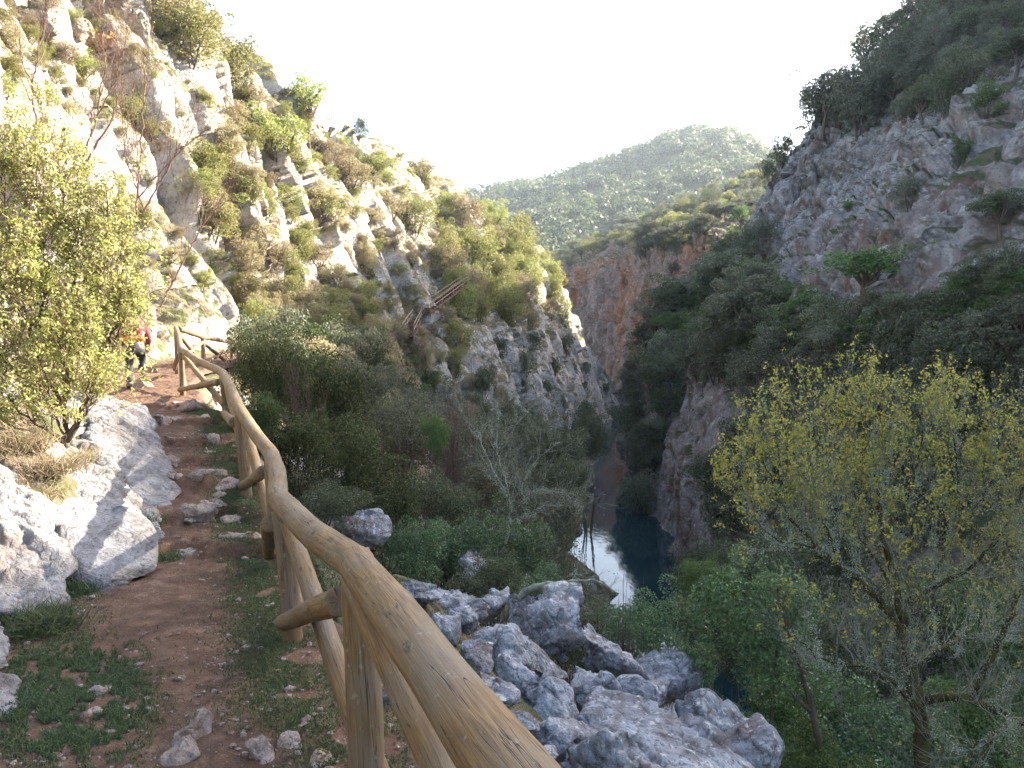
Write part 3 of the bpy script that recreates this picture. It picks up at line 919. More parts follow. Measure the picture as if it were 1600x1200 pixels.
# the fence beyond the bend
f2 = tag(empty('log_fence', tuple(PX(281, 560, 19.6))), 'sunlit pale log fence beyond the bend of the path, behind the hiker', 'fence')
o2 = np.array(f2.location)
t2 = [PX(280, 514, 19.6), PX(317, 527, 21.5), PX(362, 534, 24), PX(398, 541, 26.5), PX(436, 556, 29)]
b2 = [p - (0, 0, .85) for p in t2]
for k in range(5):
    if k: log('post', [b2[k] - o2 - (0, 0, .3), t2[k] - o2 - (0, 0, .05)], .06, f2, 110 + k, 12)
    if k < 4:
        log('handrail', [t2[k] - o2, (t2[k] + t2[k + 1]) / 2 - o2, t2[k + 1] - o2], .066, f2, 120 + k, 14)
        log('brace', [t2[k] - o2 - (0, .06, .12), b2[k + 1] - o2 + (0, -.06, .1)], .05, f2, 130 + k, 12)
        log('brace', [t2[k + 1] - o2 + (0, .05, -.12), b2[k] - o2 + (0, .05, .1)], .05, f2, 140 + k, 12)

# ------------------------------------------------------------------ rock slabs of the bank on the left of the path
def slab(name, P, back, seed, label, mat='rock_bank', cat='rock', disp=.05, cell=.42, sub=6, rot=None, stretch=(1.5, 1.5, .28)):
    pts = [PX(*p) for p in P]
    pts = pts + [p + np.array(back) for p in pts]
    me, c = rock_from_points(pts, sub, disp, cell, seed, stretch, 40, rot)
    return tag(obj(name, me, M[mat], loc=c), label, cat)
ROTB = np.array(Matrix.Rotation(R(35), 3, 'Y'))
BK = (-1.3, .9, -.15)
slab('rock_slab', [(140, 600, 9.6), (236, 640, 9.8), (291, 790, 7.1), (273, 836, 6.6), (226, 818, 6.5), (150, 700, 7.3), (116, 640, 8.6)], BK, 501,
     'long blue grey limestone slab in the shade, leaning down to the steps of the path', rot=ROTB, disp=.045)
slab('rock_slab', [(92, 690, 7.0), (150, 690, 7.3), (217, 770, 6.75), (264, 886, 5.45), (168, 942, 4.83), (98, 860, 5.2), (52, 770, 5.8)], BK, 502,
     'broad pale limestone slab half in sunlight where the dirt path is widest', rot=ROTB, disp=.05)
slab('rock_slab', [(0, 755, 5.4), (55, 760, 5.75), (108, 850, 5.1), (118, 946, 4.55), (60, 967, 4.4), (0, 970, 4.2), (-40, 900, 4.5)], (-.9, .7, -.15), 503,
     'lower limestone slab above the grass tuft at the left edge', rot=ROTB, disp=.045)
slab('rock_slab', [(-80, 660, 6.6), (60, 676, 6.9), (104, 700, 6.8), (64, 792, 5.7), (-40, 832, 5.0), (-100, 780, 5)], BK, 504,
     'bright sunlit slab under the twiggy bush, cut by the left edge', rot=ROTB, disp=.05)
slab('rock_slab', [(-40, 622, 8), (110, 612, 8.8), (155, 650, 8.2), (104, 725, 6.9), (-20, 700, 6.8)], BK, 508,
     'sunlit rock partly hidden behind the stems of the twiggy bush', rot=ROTB, disp=.05)
slab('rock_slab', [(215, 800, 6.6), (245, 790, 6.8), (262, 830, 6.3), (250, 868, 5.75), (218, 855, 5.8)], (-.5, .3, -.3), 505,
     'small dark notch rock between the long shaded slab and the broad pale slab', rot=ROTB, disp=.04, sub=5)
slab('rock_slab', [(-20, 1050, 3.45), (30, 1055, 3.5), (46, 1100, 3.3), (40, 1140, 3.1), (10, 1172, 2.9), (-30, 1165, 2.9)], (-.4, .2, -.3), 506,
     'small pale boulder low in the bottom left corner of the path', rot=ROTB, disp=.02, cell=.2, sub=5)
slab('rock_slab', [(-30, 960, 4.0), (8, 965, 4.1), (18, 1010, 3.8), (10, 1045, 3.6), (-30, 1050, 3.5)], (-.5, .2, -.3), 507,
     'narrow sliver of limestone at the left edge below the slabs', rot=ROTB, disp=.02, cell=.25, sub=5)

# ------------------------------------------------------------------ boulders below the fence
BL = [
    (955, 1215, 4.2, (.55, .5, .5), 4, 'rounded grey boulder at the foot of the big flat topped slab', .2, (.1, .2), 5),
    (815, 1010, 6.4, (.95, .9, .62), 5, 'jagged grey boulder with a rusty hollow, just right of the handrail', .3, (-.2, .15), 6),
    (890, 985, 7.0, (.60, .7, .62), 6, 'upright split boulder joined to the right of the jagged rusty one', .9, (.1, .3), 5),
    (965, 1010, 7.6, (.85, .8, .55), 7, 'sloping grey boulder among the mossy logs', .4, (.2, .35), 5),
    (700, 955, 6.6, (.95, .6, .36), 8, 'long low pale boulder nearest behind the handrail', .3, (0, .2), 5),
    (840, 955, 8.4, (.6, .6, .42), 9, 'block of limestone behind the jagged rusty boulder', 1.2, (.2, 0), 5),
    (772, 938, 9.0, (.5, .5, .45), 10, 'dark grey boulder in the shade of the leafy bushes', .2, (0, 0), 4),
    (1060, 1062, 8.2, (.85, .7, .45), 11, 'low cracked boulder behind the big flat topped slab', .2, (.1, .3), 5),
    (870, 1100, 5.3, (.36, .34, .42), 12, 'small pointed rock standing in the gap between boulders', .8, (.1, .1), 4),
    (800, 1092, 5.4, (.45, .4, .46), 13, 'rough grey rock tucked close under the handrail', .3, (.2, .1), 5),
    (880, 1170, 4.6, (.40, .4, .34), 14, 'small white lichened rock left of the big flat topped slab', 1.4, (.1, .2), 4),
    (572, 828, 9.6, (.55, .5, .52), 15, 'dark grey outcrop among the bushes above the middle of the handrail', .4, (.1, .1), 5),
    (510, 900, 6.2, (.75, .6, .42), 16, 'pale rock seen through the fence behind the second post', .7, (0, .2), 5),
    (505, 985, 5.2, (.60, .5, .40), 17, 'whitish rock behind the crossed braces of the fence', .2, (0, .1), 5),
    (622, 1165, 3.1, (.17, .15, .13), 18, 'smooth white stone between the near post and its brace', .5, (0, 0), 4),
    (720, 1105, 4.6, (.46, .4, .30), 19, 'dull rock low behind the near handrail', .2, (.1, .1), 4),
    (1125, 1140, 7.0, (.75, .7, .5), 20, 'half hidden boulder under the blue green bush', .2, (.1, .4), 5),
    (735, 890, 10.5, (.45, .5, .6), 21, 'upright grey rock standing among the leafy shrubs', .5, (.1, .1), 4),
    (610, 935, 7.6, (.7, .6, .4), 22, 'weathered rock directly above the bend of the handrail', .6, (.1, .2), 5),
    (660, 1010, 6.0, (.6, .55, .4), 23, 'mottled boulder beneath the long low pale one', .1, (.1, .2), 5),
    (640, 1060, 4.6, (.5, .45, .34), 26, 'brownish stone behind the near post', .4, (.1, .2), 4),
    (690, 1165, 3.5, (.42, .36, .26), 27, 'low mossy stone below the near brace', .9, (.1, .2), 4),
    (585, 1010, 4.9, (.42, .4, .3), 28, 'stone right behind the second post', .2, (.2, .1), 4),
    (545, 890, 7.4, (.6, .5, .36), 29, 'whitish rock under the drooping part of the handrail', .2, (.2, .1), 4),
    (1180, 1175, 5.8, (.5, .5, .4), 30, 'grey boulder at the right foot of the big flat topped slab', .2, (.2, .3), 4),
    (1000, 1085, 6.4, (.5, .45, .35), 24, 'mossy rock in the hollow behind the big flat topped slab', .1, (.1, .2), 4),
    (925, 1075, 6.2, (.4, .45, .4), 25, 'dark wedge of rock at the rim of the shaded hollow', .1, (.3, .2), 4),
]
for px, py, s, sz, sd, lb, rz, tl, sub in BL:
    boulder(px, py, s, np.array(sz) * 1.28, sd, lb, rz=rz, tilt=tl, sub=sub, group='boulders on the slope below the fence')

# rocks hugging the valley side of the handrail
for k, (px, py, w, lb) in enumerate([(600, 905, .45, 'grey rock close behind the bend of the handrail'), (640, 935, .55, 'pale cracked rock just below the bend of the handrail'), (690, 990, .5, 'rough rock beside the handrail left of the jagged boulders'),
                                     (735, 1035, .42, 'mossy stone lying against the valley side of the handrail'), (765, 1080, .40, 'flat grey stone squeezed between handrail and boulders'), (805, 1140, .34, 'small broken rock by the lower handrail'),
                                     (842, 1185, .30, 'lowest stone beside the handrail at the bottom edge'), (720, 975, .4, 'brown stained rock above the mossy stone'), (570, 985, .3, 'stone behind the brace between the two nearest posts'),
                                     (620, 1095, .28, 'dull stone seen between the near post and the handrail')]):
    hh = hit(px, py, ('left', 'path'))
    if hh is None: continue
    rg = np.random.default_rng(1500 + k)
    P0 = boulder_points(rg, (w, w * rg.uniform(.7, 1), w * .75), 11)
    me, c = rock_from_points(P0 + np.array(hh[0]), 5, .04 * w, .4 * w, 1500 + k, (1, 1, .7))
    tag(obj('boulder', me, M['rock_near'], loc=c), lb, 'boulder', 'rocks along the handrail')

me, c = rock_from_points([PX(*p) for p in [(922, 1070, 5.7), (1010, 1088, 5.6), (1120, 1140, 5.3), (1215, 1225, 5.0), (1190, 1290, 4.5), (905, 1140, 5.0), (960, 1195, 4.5), (1080, 1275, 4.1), (890, 1215, 4.6), (930, 1300, 4.2)]]
                         + [PX(1000, 1180, 5.8) - (0, 0, .5), PX(1150, 1260, 5.4) - (0, 0, .5)], 6, .035, .42, 640, (1, 1, .6), 44)
tag(obj('boulder', me, M['rock_near'], loc=c), 'big flat topped slab with white lichen spots in front of the green bush', 'boulder', 'boulders on the slope below the fence')

# stones set in the path
STN = [
    (300, 1150, .26, .10, 'pale ridged stone in the middle of the near path'), (282, 1180, .2, .07, 'flat stone just below the pale ridged stone'),
    (400, 1178, .2, .08, 'brown stone in the path near the foot of the fence'), (455, 1165, .15, .07, 'rough reddish stone right of the brown stone'),
    (150, 1080, .18, .05, 'whitish stone lying in the grass left of the path'), (140, 1120, .15, .05, 'white stone half buried in the low herbs'),
    (500, 1190, .12, .05, 'stone at the base of the nearest brace'), (345, 1040, .07, .03, 'small orange stone in the bare earth'),
    (330, 790, .34, .08, 'broad flat stone on the second step'), (300, 812, .20, .05, 'cracked stone beneath the broad flat step stone'), (345, 775, .2, .07, 'stone at the grass edge of the steps'),
    (270, 745, .30, .07, 'long thin stone forming a step edge by the shaded slab'), (320, 708, .3, .06, 'flat stone on the third step'), (245, 655, .34, .12, 'angular stone at the top of the steps near the hiker'),
    (300, 640, .5, .18, 'large rounded rock at the foot of the far fence post'), (335, 625, .45, .2, 'pale boulder under the far handrail'), (352, 645, .36, .12, 'white edged stone in the grass under the fence'),
    (235, 690, .34, .10, 'step stone against the shaded slab'), (262, 662, .28, .1, 'reddish block in the upper steps'), (370, 1020, .06, .03, 'tiny pale stone beside the orange one'),
]
for k, (px, py, w, h, lb) in enumerate(STN):
    hh = hit(px, py, ('path', 'left'))
    if hh is None: continue
    p = np.array(hh[0]); rg = np.random.default_rng(900 + k)
    P0 = boulder_points(rg, (w, w * rg.uniform(.6, .95), h * 1.8), 12)
    P0 = P0 @ np.array(Matrix.Rotation(rg.uniform(0, 3), 3, 'Z')).T
    me, c = rock_from_points(P0 + p, 4, .05 * w, .4 * w, 900 + k, (1, 1, 1))
    tag(obj('stone', me, M['stone'], loc=c), lb, 'stone', 'stones set in the path')

# rough rock treads along the edge of every step
ORD = ['lowest', 'second', 'third', 'fourth', 'fifth', 'sixth', 'topmost']
for k, (s0, h) in enumerate(STEPS):
    for j, (f, wd) in enumerate([(-.78, 'left'), (-.22, 'middle'), (.34, 'right')]):
        rg = np.random.default_rng(1300 + 7 * k + j)
        xc0 = np.interp(s0, PS[:, 0], PS[:, 1]); x = xc0 + f * .62 + rg.normal() * .05
        y = s0 + .25 * (x - xc0) + rg.normal() * .05 + .10
        z = ground_z(x, y)
        if z is None: continue
        w = rg.uniform(.40, .60)
        P0 = boulder_points(rg, (w, w * rg.uniform(.45, .65), .26), 12) @ np.array(Matrix.Rotation(rg.uniform(-.4, .4), 3, 'Z')).T
        me, c = rock_from_points(P0 + np.array([x, y, z - .055]), 4, .016, .16, 1300 + 7 * k + j, (1, 1, 1.6))
        tag(obj('step_stone', me, M['stone'], loc=c), 'rough stone at the %s side of the %s rock step' % (wd, ORD[k]) if wd != 'middle' else 'rough stone in the middle of the %s rock step' % ORD[k],
            'stone', 'stones edging the rock steps', 'thing')

# loose gravel and grass
def gravel(n, seed):
    rg = np.random.default_rng(seed)
    D, F = ico(1)
    V, FF = [], []
    k = 0
    while k < n:
        s = rg.uniform(1.6, 10) if rg.random() < .75 else rg.uniform(2, 5)
        xc = np.interp(s, PS[:, 0], PS[:, 1]); x = xc + rg.uniform(-.85, .85) * 1.0
        e = abs(x - xc)
        if rg.random() > .25 + e * .8 or vnoise(np.array([[x * 1.3, s * 1.3, 0]]), 44)[0] < -.35:
            k += 1; continue
        z = drop(x, s, ('path',))
        if z is not None:
            r = rg.lognormal(math.log(.007), .5)
            V.append(D * (1 + .25 * rg.normal(size=(len(D), 1))) * r * np.array([1, rg.uniform(.6, 1), rg.uniform(.4, .8)]) + (x, s, z + r * .2)); FF.append(F + len(D) * len(FF))
        k += 1
    return make_mesh('gravel', np.concatenate(V), [np.concatenate(FF)], smooth=False)
tag(obj('gravel', gravel(6500, 5), M['stone']), 'loose gravel scattered over the red path', 'gravel', kind='stuff')
def grass_mesh(spots, seed, blade=(.012, .036), width=.0026, lean=.5):
    rg = np.random.default_rng(seed)
    P = np.array(spots); n = len(P)
    L = rg.uniform(*blade, n)[:, None]
    dd = unit(np.stack([rg.normal(size=n) * lean, rg.normal(size=n) * lean, np.ones(n)], 1))
    bend = rg.normal(size=(n, 3)) * .35; bend[:, 2] = -.1
    sd = unit(np.cross(dd, rg.normal(size=(n, 3)))) * width * rg.uniform(.7, 1.4, n)[:, None]
    m = P + dd * L * .55; t = P + unit(dd + bend) * L
    V = np.stack([P - sd, P + sd, m + sd * .7, m - sd * .7, t], 1).reshape(-1, 3)
    i = np.arange(n)[:, None] * 5
    return make_mesh('grass', V, [i + np.array([[0, 1, 2, 3]]), i + np.array([[3, 2, 4]])], smooth=False)
def grass_strip():
    rg = np.random.default_rng(77); S = []
    for k in range(110000):
        right = rg.random() < .72
        s = rg.uniform(2.1, 13) if right else rg.uniform(2.4, 9)
        xc = np.interp(s, PS[:, 0], PS[:, 1]); hf = np.interp(s, [0, 2.7, 4.1, 5.2, 6.2, 8, 12, 16], [.95, .98, .95, .8, .72, .68, .82, 1.1])
        if right:
            fx = np.interp(s, [p[1] for p in FE], [p[0] for p in FE])
            x = fx + rg.normal() * .14 - .14 if s > 3 else fx + rg.normal() * .15 + .02
        else:
            x = xc - hf + rg.normal() * .16 - .02
            if 3.4 < s < 4.6 and rg.random() < .6: continue
        v = vnoise(np.array([[x * 2.0, s * 2.0, 3]]), 55)[0] + .5 * vnoise(np.array([[x * 6, s * 6, 3]]), 56)[0]
        if v < (-.75 if right else .0): continue
        z = ground_z(x, s)
        if z is None: continue
        S.append((x, s, z - .004))
    for k in range(40000):       # the low green patch at bottom left
        px, py = rg.normal(110, 55), rg.normal(1090, 45)
        if vnoise(np.array([[px / 26, py / 16, 1]]), 57)[0] + .5 * vnoise(np.array([[px / 8, py / 5, 1]]), 58)[0] < -.3: continue
        hh = hit(px, py, ('path', 'left'))
        if hh: S.append(tuple(hh[0]))
    for k in range(70000):      # the ground behind the fence
        s = rg.uniform(1.2, 8.5); fx = np.interp(s, [p[1] for p in FE], [p[0] for p in FE])
        x = fx + .05 + abs(rg.normal()) * .75
        if vnoise(np.array([[x * 1.7, s * 1.7, 8]]), 59)[0] + .5 * vnoise(np.array([[x * 6, s * 6, 3]]), 60)[0] < -.45: continue
        z = ground_z(x, s)
        if z is not None: S.append((x, s, z - .004))
    return S
tag(obj('grass', grass_mesh(grass_strip(), 78), M['grass']), 'short green grass along both edges of the path', 'grass', kind='stuff')
def tuft(px, py, n, blade, lb, spread=.10, width=.003, lean=.75, mat='grass'):
    hh = hit(px, py, ('path', 'left')); p = np.array(hh[0]); rg = np.random.default_rng(int(px))
    S = np.stack([rg.normal(size=n) * spread, rg.normal(size=n) * spread, np.zeros(n) - .02], 1)
    o = obj('grass_tuft', grass_mesh(S, int(px), blade, width, lean), M[mat], loc=p)
    tag(o, lb, 'grass tuft')
tuft(66, 985, 1500, (.10, .26), 'bushy long bladed grass tuft below the pale slab at left', .07)
tuft(120, 928, 350, (.08, .18), 'thin grass tuft in the corner between two pale slabs', .05)
tuft(20, 945, 350, (.07, .16), 'sparse yellowish grass tuft at the left edge', .05)
tuft(236, 812, 400, (.05, .13), 'small green tuft in the notch beside the shaded slab', .06)
tuft(250, 870, 700, (.03, .09), 'low green herbs at the foot of the broad pale slab', .06)
tuft(30, 700, 900, (.10, .26), 'tawny dry grass tuft on the bank at the left edge', .10, .003, .8, 'dry')
tuft(75, 735, 900, (.08, .24), 'dry grass tuft in the crack between the two upper slabs', .10, .003, .8, 'dry')
tuft(12, 765, 700, (.08, .20), 'small dry grass tuft low on the bank at the left edge', .09, .003, .8, 'dry')
tuft(115, 720, 700, (.08, .22), 'yellowish dry grass tuft beside the stems of the twiggy bush', .09, .003, .8, 'dry')
tuft(55, 775, 600, (.06, .18), 'sparse dry grass tuft between the slabs', .07, .003, .8, 'dry')
# ------------------------------------------------------------------ far forest and plateau scrub
def far_forest():
    rg = np.random.default_rng(5)
    n = 4200
    x = rg.uniform(-170, 330, n); y = 335 + 300 * rg.random(n) ** .8
    C = []; 
    P0 = []
    for a, b in zip(x, y):
        z = drop(a, b, ('hill',), 300)
        if z is not None and vnoise(np.array([[a / 26, b / 26, 0]]), 12)[0] > -.45: P0.append((a, b, z))
    P0 = np.array(P0)
    r = rg.uniform(2.2, 6.2, len(P0))
    m = 46
    dd = unit(rg.normal(size=(len(P0), m, 3)) + np.array([0, 0, .35]))
    C = P0[:, None] + dd * r[:, None, None] * rg.uniform(.7, 1.08, (len(P0), m, 1)) * np.array([1, 1, .85]) + np.array([0, 0, 1]) * r[:, None, None] * .75
    C = C.reshape(-1, 3)
    V, F = leaves(C, 2.2, rg, .75, .3, dd.reshape(-1, 3) * 2.2)
    return make_mesh('far_forest', V, [F], smooth=False)
tag(obj('far_forest', far_forest(), M['far_leaf']), 'hazy wood covering the far mountain at the end of the gorge', 'wood', kind='stuff')

rg0 = random.Random(11)
HUE = {'oak_dark': 'dark green', 'oak_grey': 'grey green', 'olive_lit': 'yellow green', 'dry': 'dry brown', 'shrub_green': 'fresh green', 'shrub_dark': 'dark olive'}
def fill(poly, n, gap, seed, sizes, mats, kinds, label, cat, group, only, name, holes=(), aspect=(.8, 1.15), maxpx=999):
    cnt = 0
    for i, (x, y) in enumerate(scatter(poly, n, gap, seed, holes)):
        hh = hit(x, y, None)
        if hh is None or (only and hh[3] not in only): continue
        wm = rg0.uniform(*sizes); hm = wm * rg0.uniform(*aspect)
        q = min(1.0, maxpx * hh[0].y / FPX / hm); wm *= q; hm *= q
        kd = rg0.choice(kinds)
        mt = rg0.choice(mats); lb = label.format(HUE[mt[0]])
        plant(name, mt, w=wm, h=hm, base=np.array(hh[0]), kind=kd, k=rg0.randrange(60), label=lb, cat=cat, group=group, rz=rg0.uniform(0, 6.28), sink=.1)
        cnt += 1
    return cnt
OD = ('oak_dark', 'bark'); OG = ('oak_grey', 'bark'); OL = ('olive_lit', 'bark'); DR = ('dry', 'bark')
# plateau behind the orange cliff
fill([(858, 408), (900, 382), (960, 352), (1060, 312), (1150, 272), (1200, 255), (1215, 330), (1130, 350), (1070, 385), (1040, 400), (960, 385), (880, 420)], 150, 11, 3, (4.2, 7.5),
     [OD, OG, ('olive_lit', 'bark'), OG], ['bush', 'tree'], 'rounded {} bush in the scrub on the plateau above the orange cliff', 'bush', 'scrub on the plateau above the orange cliff', ('far',), 'plateau_bush', aspect=(.6, .85))
fill([(1000, 400), (1070, 385), (1060, 560), (1000, 560), (980, 480)], 7, 30, 4, (2.5, 4), [OD, OG], ['bush'], '{} bush clinging to the ledges of the orange cliff', 'bush', 'bushes on the ledges of the orange cliff', ('far',), 'cliff_bush')

# ------------------------------------------------------------------ right bank
ROCKS = [[(1188, 300), (1205, 215), (1300, 195), (1400, 195), (1475, 190), (1490, 250), (1440, 340), (1420, 520), (1310, 530), (1200, 510), (1175, 380)],
         [(1420, 390), (1440, 320), (1500, 240), (1600, 100), (1600, 440), (1530, 480), (1480, 510), (1410, 520)],
         [(1015, 870), (1012, 770), (1030, 690), (1070, 612), (1150, 600), (1165, 700), (1120, 780), (1110, 870)]]
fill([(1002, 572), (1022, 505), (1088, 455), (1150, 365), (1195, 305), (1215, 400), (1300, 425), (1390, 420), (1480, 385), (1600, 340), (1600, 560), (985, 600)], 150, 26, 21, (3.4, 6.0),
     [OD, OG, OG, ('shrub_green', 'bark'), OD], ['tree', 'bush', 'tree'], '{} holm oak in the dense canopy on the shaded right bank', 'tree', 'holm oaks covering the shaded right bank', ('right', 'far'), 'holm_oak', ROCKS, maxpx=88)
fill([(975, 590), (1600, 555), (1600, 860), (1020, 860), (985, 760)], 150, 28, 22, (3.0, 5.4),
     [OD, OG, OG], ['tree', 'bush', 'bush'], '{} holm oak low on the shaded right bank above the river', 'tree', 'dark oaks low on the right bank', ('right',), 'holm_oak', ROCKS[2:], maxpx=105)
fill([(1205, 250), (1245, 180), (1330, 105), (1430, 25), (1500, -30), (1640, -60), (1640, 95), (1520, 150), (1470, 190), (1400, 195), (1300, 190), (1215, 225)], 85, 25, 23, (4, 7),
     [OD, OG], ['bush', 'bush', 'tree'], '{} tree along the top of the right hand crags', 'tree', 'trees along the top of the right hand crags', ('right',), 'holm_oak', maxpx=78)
for px, py, w, h, kd, mt, lb in [
    (1222, 258, 56, 60, 'bush', OD, 'lowest dark tree on the skyline of the right hand crag'), (1246, 226, 66, 66, 'bush', OD, 'rounded dark tree on the skyline just above the crag'),
    (1286, 200, 80, 90, 'tree', OD, 'tall dark oak rising from the skyline at the shoulder of the right hill'), (1340, 205, 110, 120, 'bush', OG, 'feathery grey green bush hanging over the top of the crag'),
    (1400, 66, 44, 52, 'tree', OD, 'small leaning tree alone on the steep upper skyline'), (1365, 92, 56, 48, 'bush', OD, 'bush on the skyline below the small leaning tree'),
    (1204, 292, 44, 46, 'bush', OD, 'small dark bush on the skyline where the crag meets the plateau'), (1262, 205, 56, 60, 'bush', OG, 'grey bush on the skyline left of the tall dark oak'),
    (1195, 400, 60, 66, 'bush', OG, 'round bush at the left foot of the crag'), (1330, 190, 70, 60, 'bush', OD, 'dark bush on the brink above the crag'),
    (1445, 172, 90, 70, 'bush', OG, 'wide bush standing on the ledge between crag and upper wood'), (1540, 185, 70, 60, 'bush', ('shrub_green', 'bark'), 'green bush on the ledge above the bare grey slab'),
    (1500, 265, 34, 60, 'bush', ('shrub_green', 'bark'), 'fresh green ivy clump in the cleft beside the crag'), (1325, 330, 22, 18, 'bush', ('shrub_green', 'bark'), 'tiny green plant on the face of the crag'),
    (1560, 370, 90, 80, 'tree', OD, 'dark oak growing at the lower edge of the bare grey slab'), (1420, 330, 70, 60, 'bush', OG, 'grey bush between the crag and the bare slab'),
    (1180, 560, 150, 130, 'tree', OG, 'broad pale topped oak, biggest on the nose of the right bank'), (1130, 480, 120, 95, 'tree', OG, 'olive grey oak crowning the nose of the right bank'),
    (1050, 520, 90, 90, 'tree', OD, 'dark oak overhanging the gorge opposite the blue grey cliff'), (1020, 640, 90, 100, 'tree', OD, 'dark drooping oak over the far bend of the river'),
    (1350, 470, 150, 90, 'tree', ('shrub_green', 'bark'), 'fresher green tree just under the crag'), (1170, 410, 60, 55, 'bush', OG, 'bush on the rim between plateau and crag'),
]:
    plant('holm_oak' if kd == 'tree' else 'bush', mt, px, py, w, h, kind=kd, k=int(px) % 7, label=lb, cat='tree' if kd == 'tree' else 'bush')

# ------------------------------------------------------------------ sunlit left slope
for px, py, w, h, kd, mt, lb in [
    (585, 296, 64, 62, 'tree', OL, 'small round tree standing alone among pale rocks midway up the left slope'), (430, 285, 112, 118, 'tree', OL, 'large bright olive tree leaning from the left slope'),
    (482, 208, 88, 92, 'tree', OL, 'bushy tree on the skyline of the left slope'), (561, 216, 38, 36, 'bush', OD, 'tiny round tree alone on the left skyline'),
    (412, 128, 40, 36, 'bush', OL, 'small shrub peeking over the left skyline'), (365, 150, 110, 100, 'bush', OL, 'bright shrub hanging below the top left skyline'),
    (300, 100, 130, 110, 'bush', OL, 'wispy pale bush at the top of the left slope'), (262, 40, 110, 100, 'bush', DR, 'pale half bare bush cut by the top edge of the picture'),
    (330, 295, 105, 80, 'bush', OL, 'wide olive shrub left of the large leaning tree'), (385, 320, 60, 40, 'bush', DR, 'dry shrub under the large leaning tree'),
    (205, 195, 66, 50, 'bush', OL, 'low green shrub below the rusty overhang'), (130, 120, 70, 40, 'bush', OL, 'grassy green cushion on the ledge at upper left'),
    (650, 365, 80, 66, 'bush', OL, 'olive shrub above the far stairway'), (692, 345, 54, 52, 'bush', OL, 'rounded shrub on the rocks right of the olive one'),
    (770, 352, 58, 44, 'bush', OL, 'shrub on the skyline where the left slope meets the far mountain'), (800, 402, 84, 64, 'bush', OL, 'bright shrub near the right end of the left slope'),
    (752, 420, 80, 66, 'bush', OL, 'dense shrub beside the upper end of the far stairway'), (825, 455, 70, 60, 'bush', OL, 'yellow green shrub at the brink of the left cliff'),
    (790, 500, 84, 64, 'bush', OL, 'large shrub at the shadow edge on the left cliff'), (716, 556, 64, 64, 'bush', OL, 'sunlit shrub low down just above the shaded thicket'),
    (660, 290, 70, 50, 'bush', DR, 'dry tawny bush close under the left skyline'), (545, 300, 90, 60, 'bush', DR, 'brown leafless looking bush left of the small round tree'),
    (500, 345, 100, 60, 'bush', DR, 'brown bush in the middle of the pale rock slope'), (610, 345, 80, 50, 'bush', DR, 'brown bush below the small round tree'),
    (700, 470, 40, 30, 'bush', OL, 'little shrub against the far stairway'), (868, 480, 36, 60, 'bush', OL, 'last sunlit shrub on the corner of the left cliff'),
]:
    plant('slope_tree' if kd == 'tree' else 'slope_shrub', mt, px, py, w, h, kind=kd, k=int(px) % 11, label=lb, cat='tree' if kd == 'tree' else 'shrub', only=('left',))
fill([(700, 330), (760, 335), (840, 385), (872, 460), (890, 510), (800, 520), (720, 500), (690, 400)], 60, 22, 31, (2.8, 5.0), [OL, OL, OL, DR], ['bush'],
     'rounded {} shrub in the scrub at the far end of the left slope', 'shrub', 'shrubs at the far end of the left slope', ('left',), 'slope_shrub')
fill([(380, 150), (520, 200), (640, 245), (700, 330), (700, 500), (560, 520), (380, 480), (300, 300)], 150, 16, 32, (.9, 2.5), [OL, DR, DR, OL], ['bush'],
     'low {} shrub between pale rocks on the middle left slope', 'shrub', 'low shrubs on the middle left slope', ('left',), 'low_shrub', aspect=(.6, .95))
fill([(0, 0), (220, 0), (330, 60), (360, 160), (330, 450), (240, 470), (200, 220), (0, 200)], 75, 20, 33, (.35, 1.1), [OL, DR], ['bush'],
     'small {} plant growing in sun on the rocks at upper left', 'shrub', 'small plants on the rocks at upper left', ('left',), 'rock_plant', aspect=(.6, .95))
fill([(380, 480), (560, 520), (720, 500), (720, 590), (600, 560), (400, 540)], 36, 22, 34, (1.0, 2.2), [DR, OL, DR], ['bush'],
     '{} bush along the foot of the left slope', 'shrub', 'bushes along the foot of the left slope', ('left',), 'slope_shrub')
fill([(770, 540), (900, 520), (965, 640), (950, 690), (900, 660), (820, 690)], 14, 34, 35, (1.6, 3.2), [OD], ['bush'],
     '{} bush in a crack of the shaded blue grey cliff', 'bush', 'bushes in cracks of the shaded blue grey cliff', ('left',), 'cliff_bush', aspect=(.9, 1.5))

fill([(420, 585), (560, 590), (740, 600), (800, 650), (890, 690), (900, 790), (760, 740), (560, 720), (430, 650)], 75, 24, 36, (1.5, 2.9), [('shrub_dark', 'bark'), OD, OG, ('shrub_dark', 'bark'), DR], ['bush', 'fine'],
     '{} bush on the shaded slope between the fence and the river', 'bush', 'bushes on the shaded slope above the river', ('left',), 'thicket_bush', aspect=(.8, 1.3))
# ------------------------------------------------------------------ thickets below the path
def thicket(px, top, w, s, mat, k, label, kind='fine', name='shrub', cat='shrub', group=None, stems='bark', squash=2.1, base_z=None):
    p = PX(px, top, s)
    rad = w * s / FPX / 2
    z = base_z if base_z is not None else drop(p[0], p[1], ('left', 'right'), p[2] + 30)
    if z is None or z < -17: z = -16.6
    h = max(p[2] - z, rad * .8)
    root = empty(name, (p[0], p[1], z - .1), k * 2.1)
    tag(root, label, cat, group)
    ch = min(h, rad * squash)
    if kind == 'twig':
        o = obj('stems', TW[k % 3], M[stems], root); o.scale = (rad, rad, h); return root
    o1 = obj('stems', ST[k % 3], M['bark'], root); o1.scale = (rad * .8, rad * .8, h)
    cm = CR[kind, k % 5]
    o2 = obj('crown', cm, M[mat], root)
    o2.scale = (rad, rad, ch); o2.location = (0, 0, h - ch)
    o2.material_slots[0].link = 'OBJECT'; o2.material_slots[0].material = M[mat]
    return root
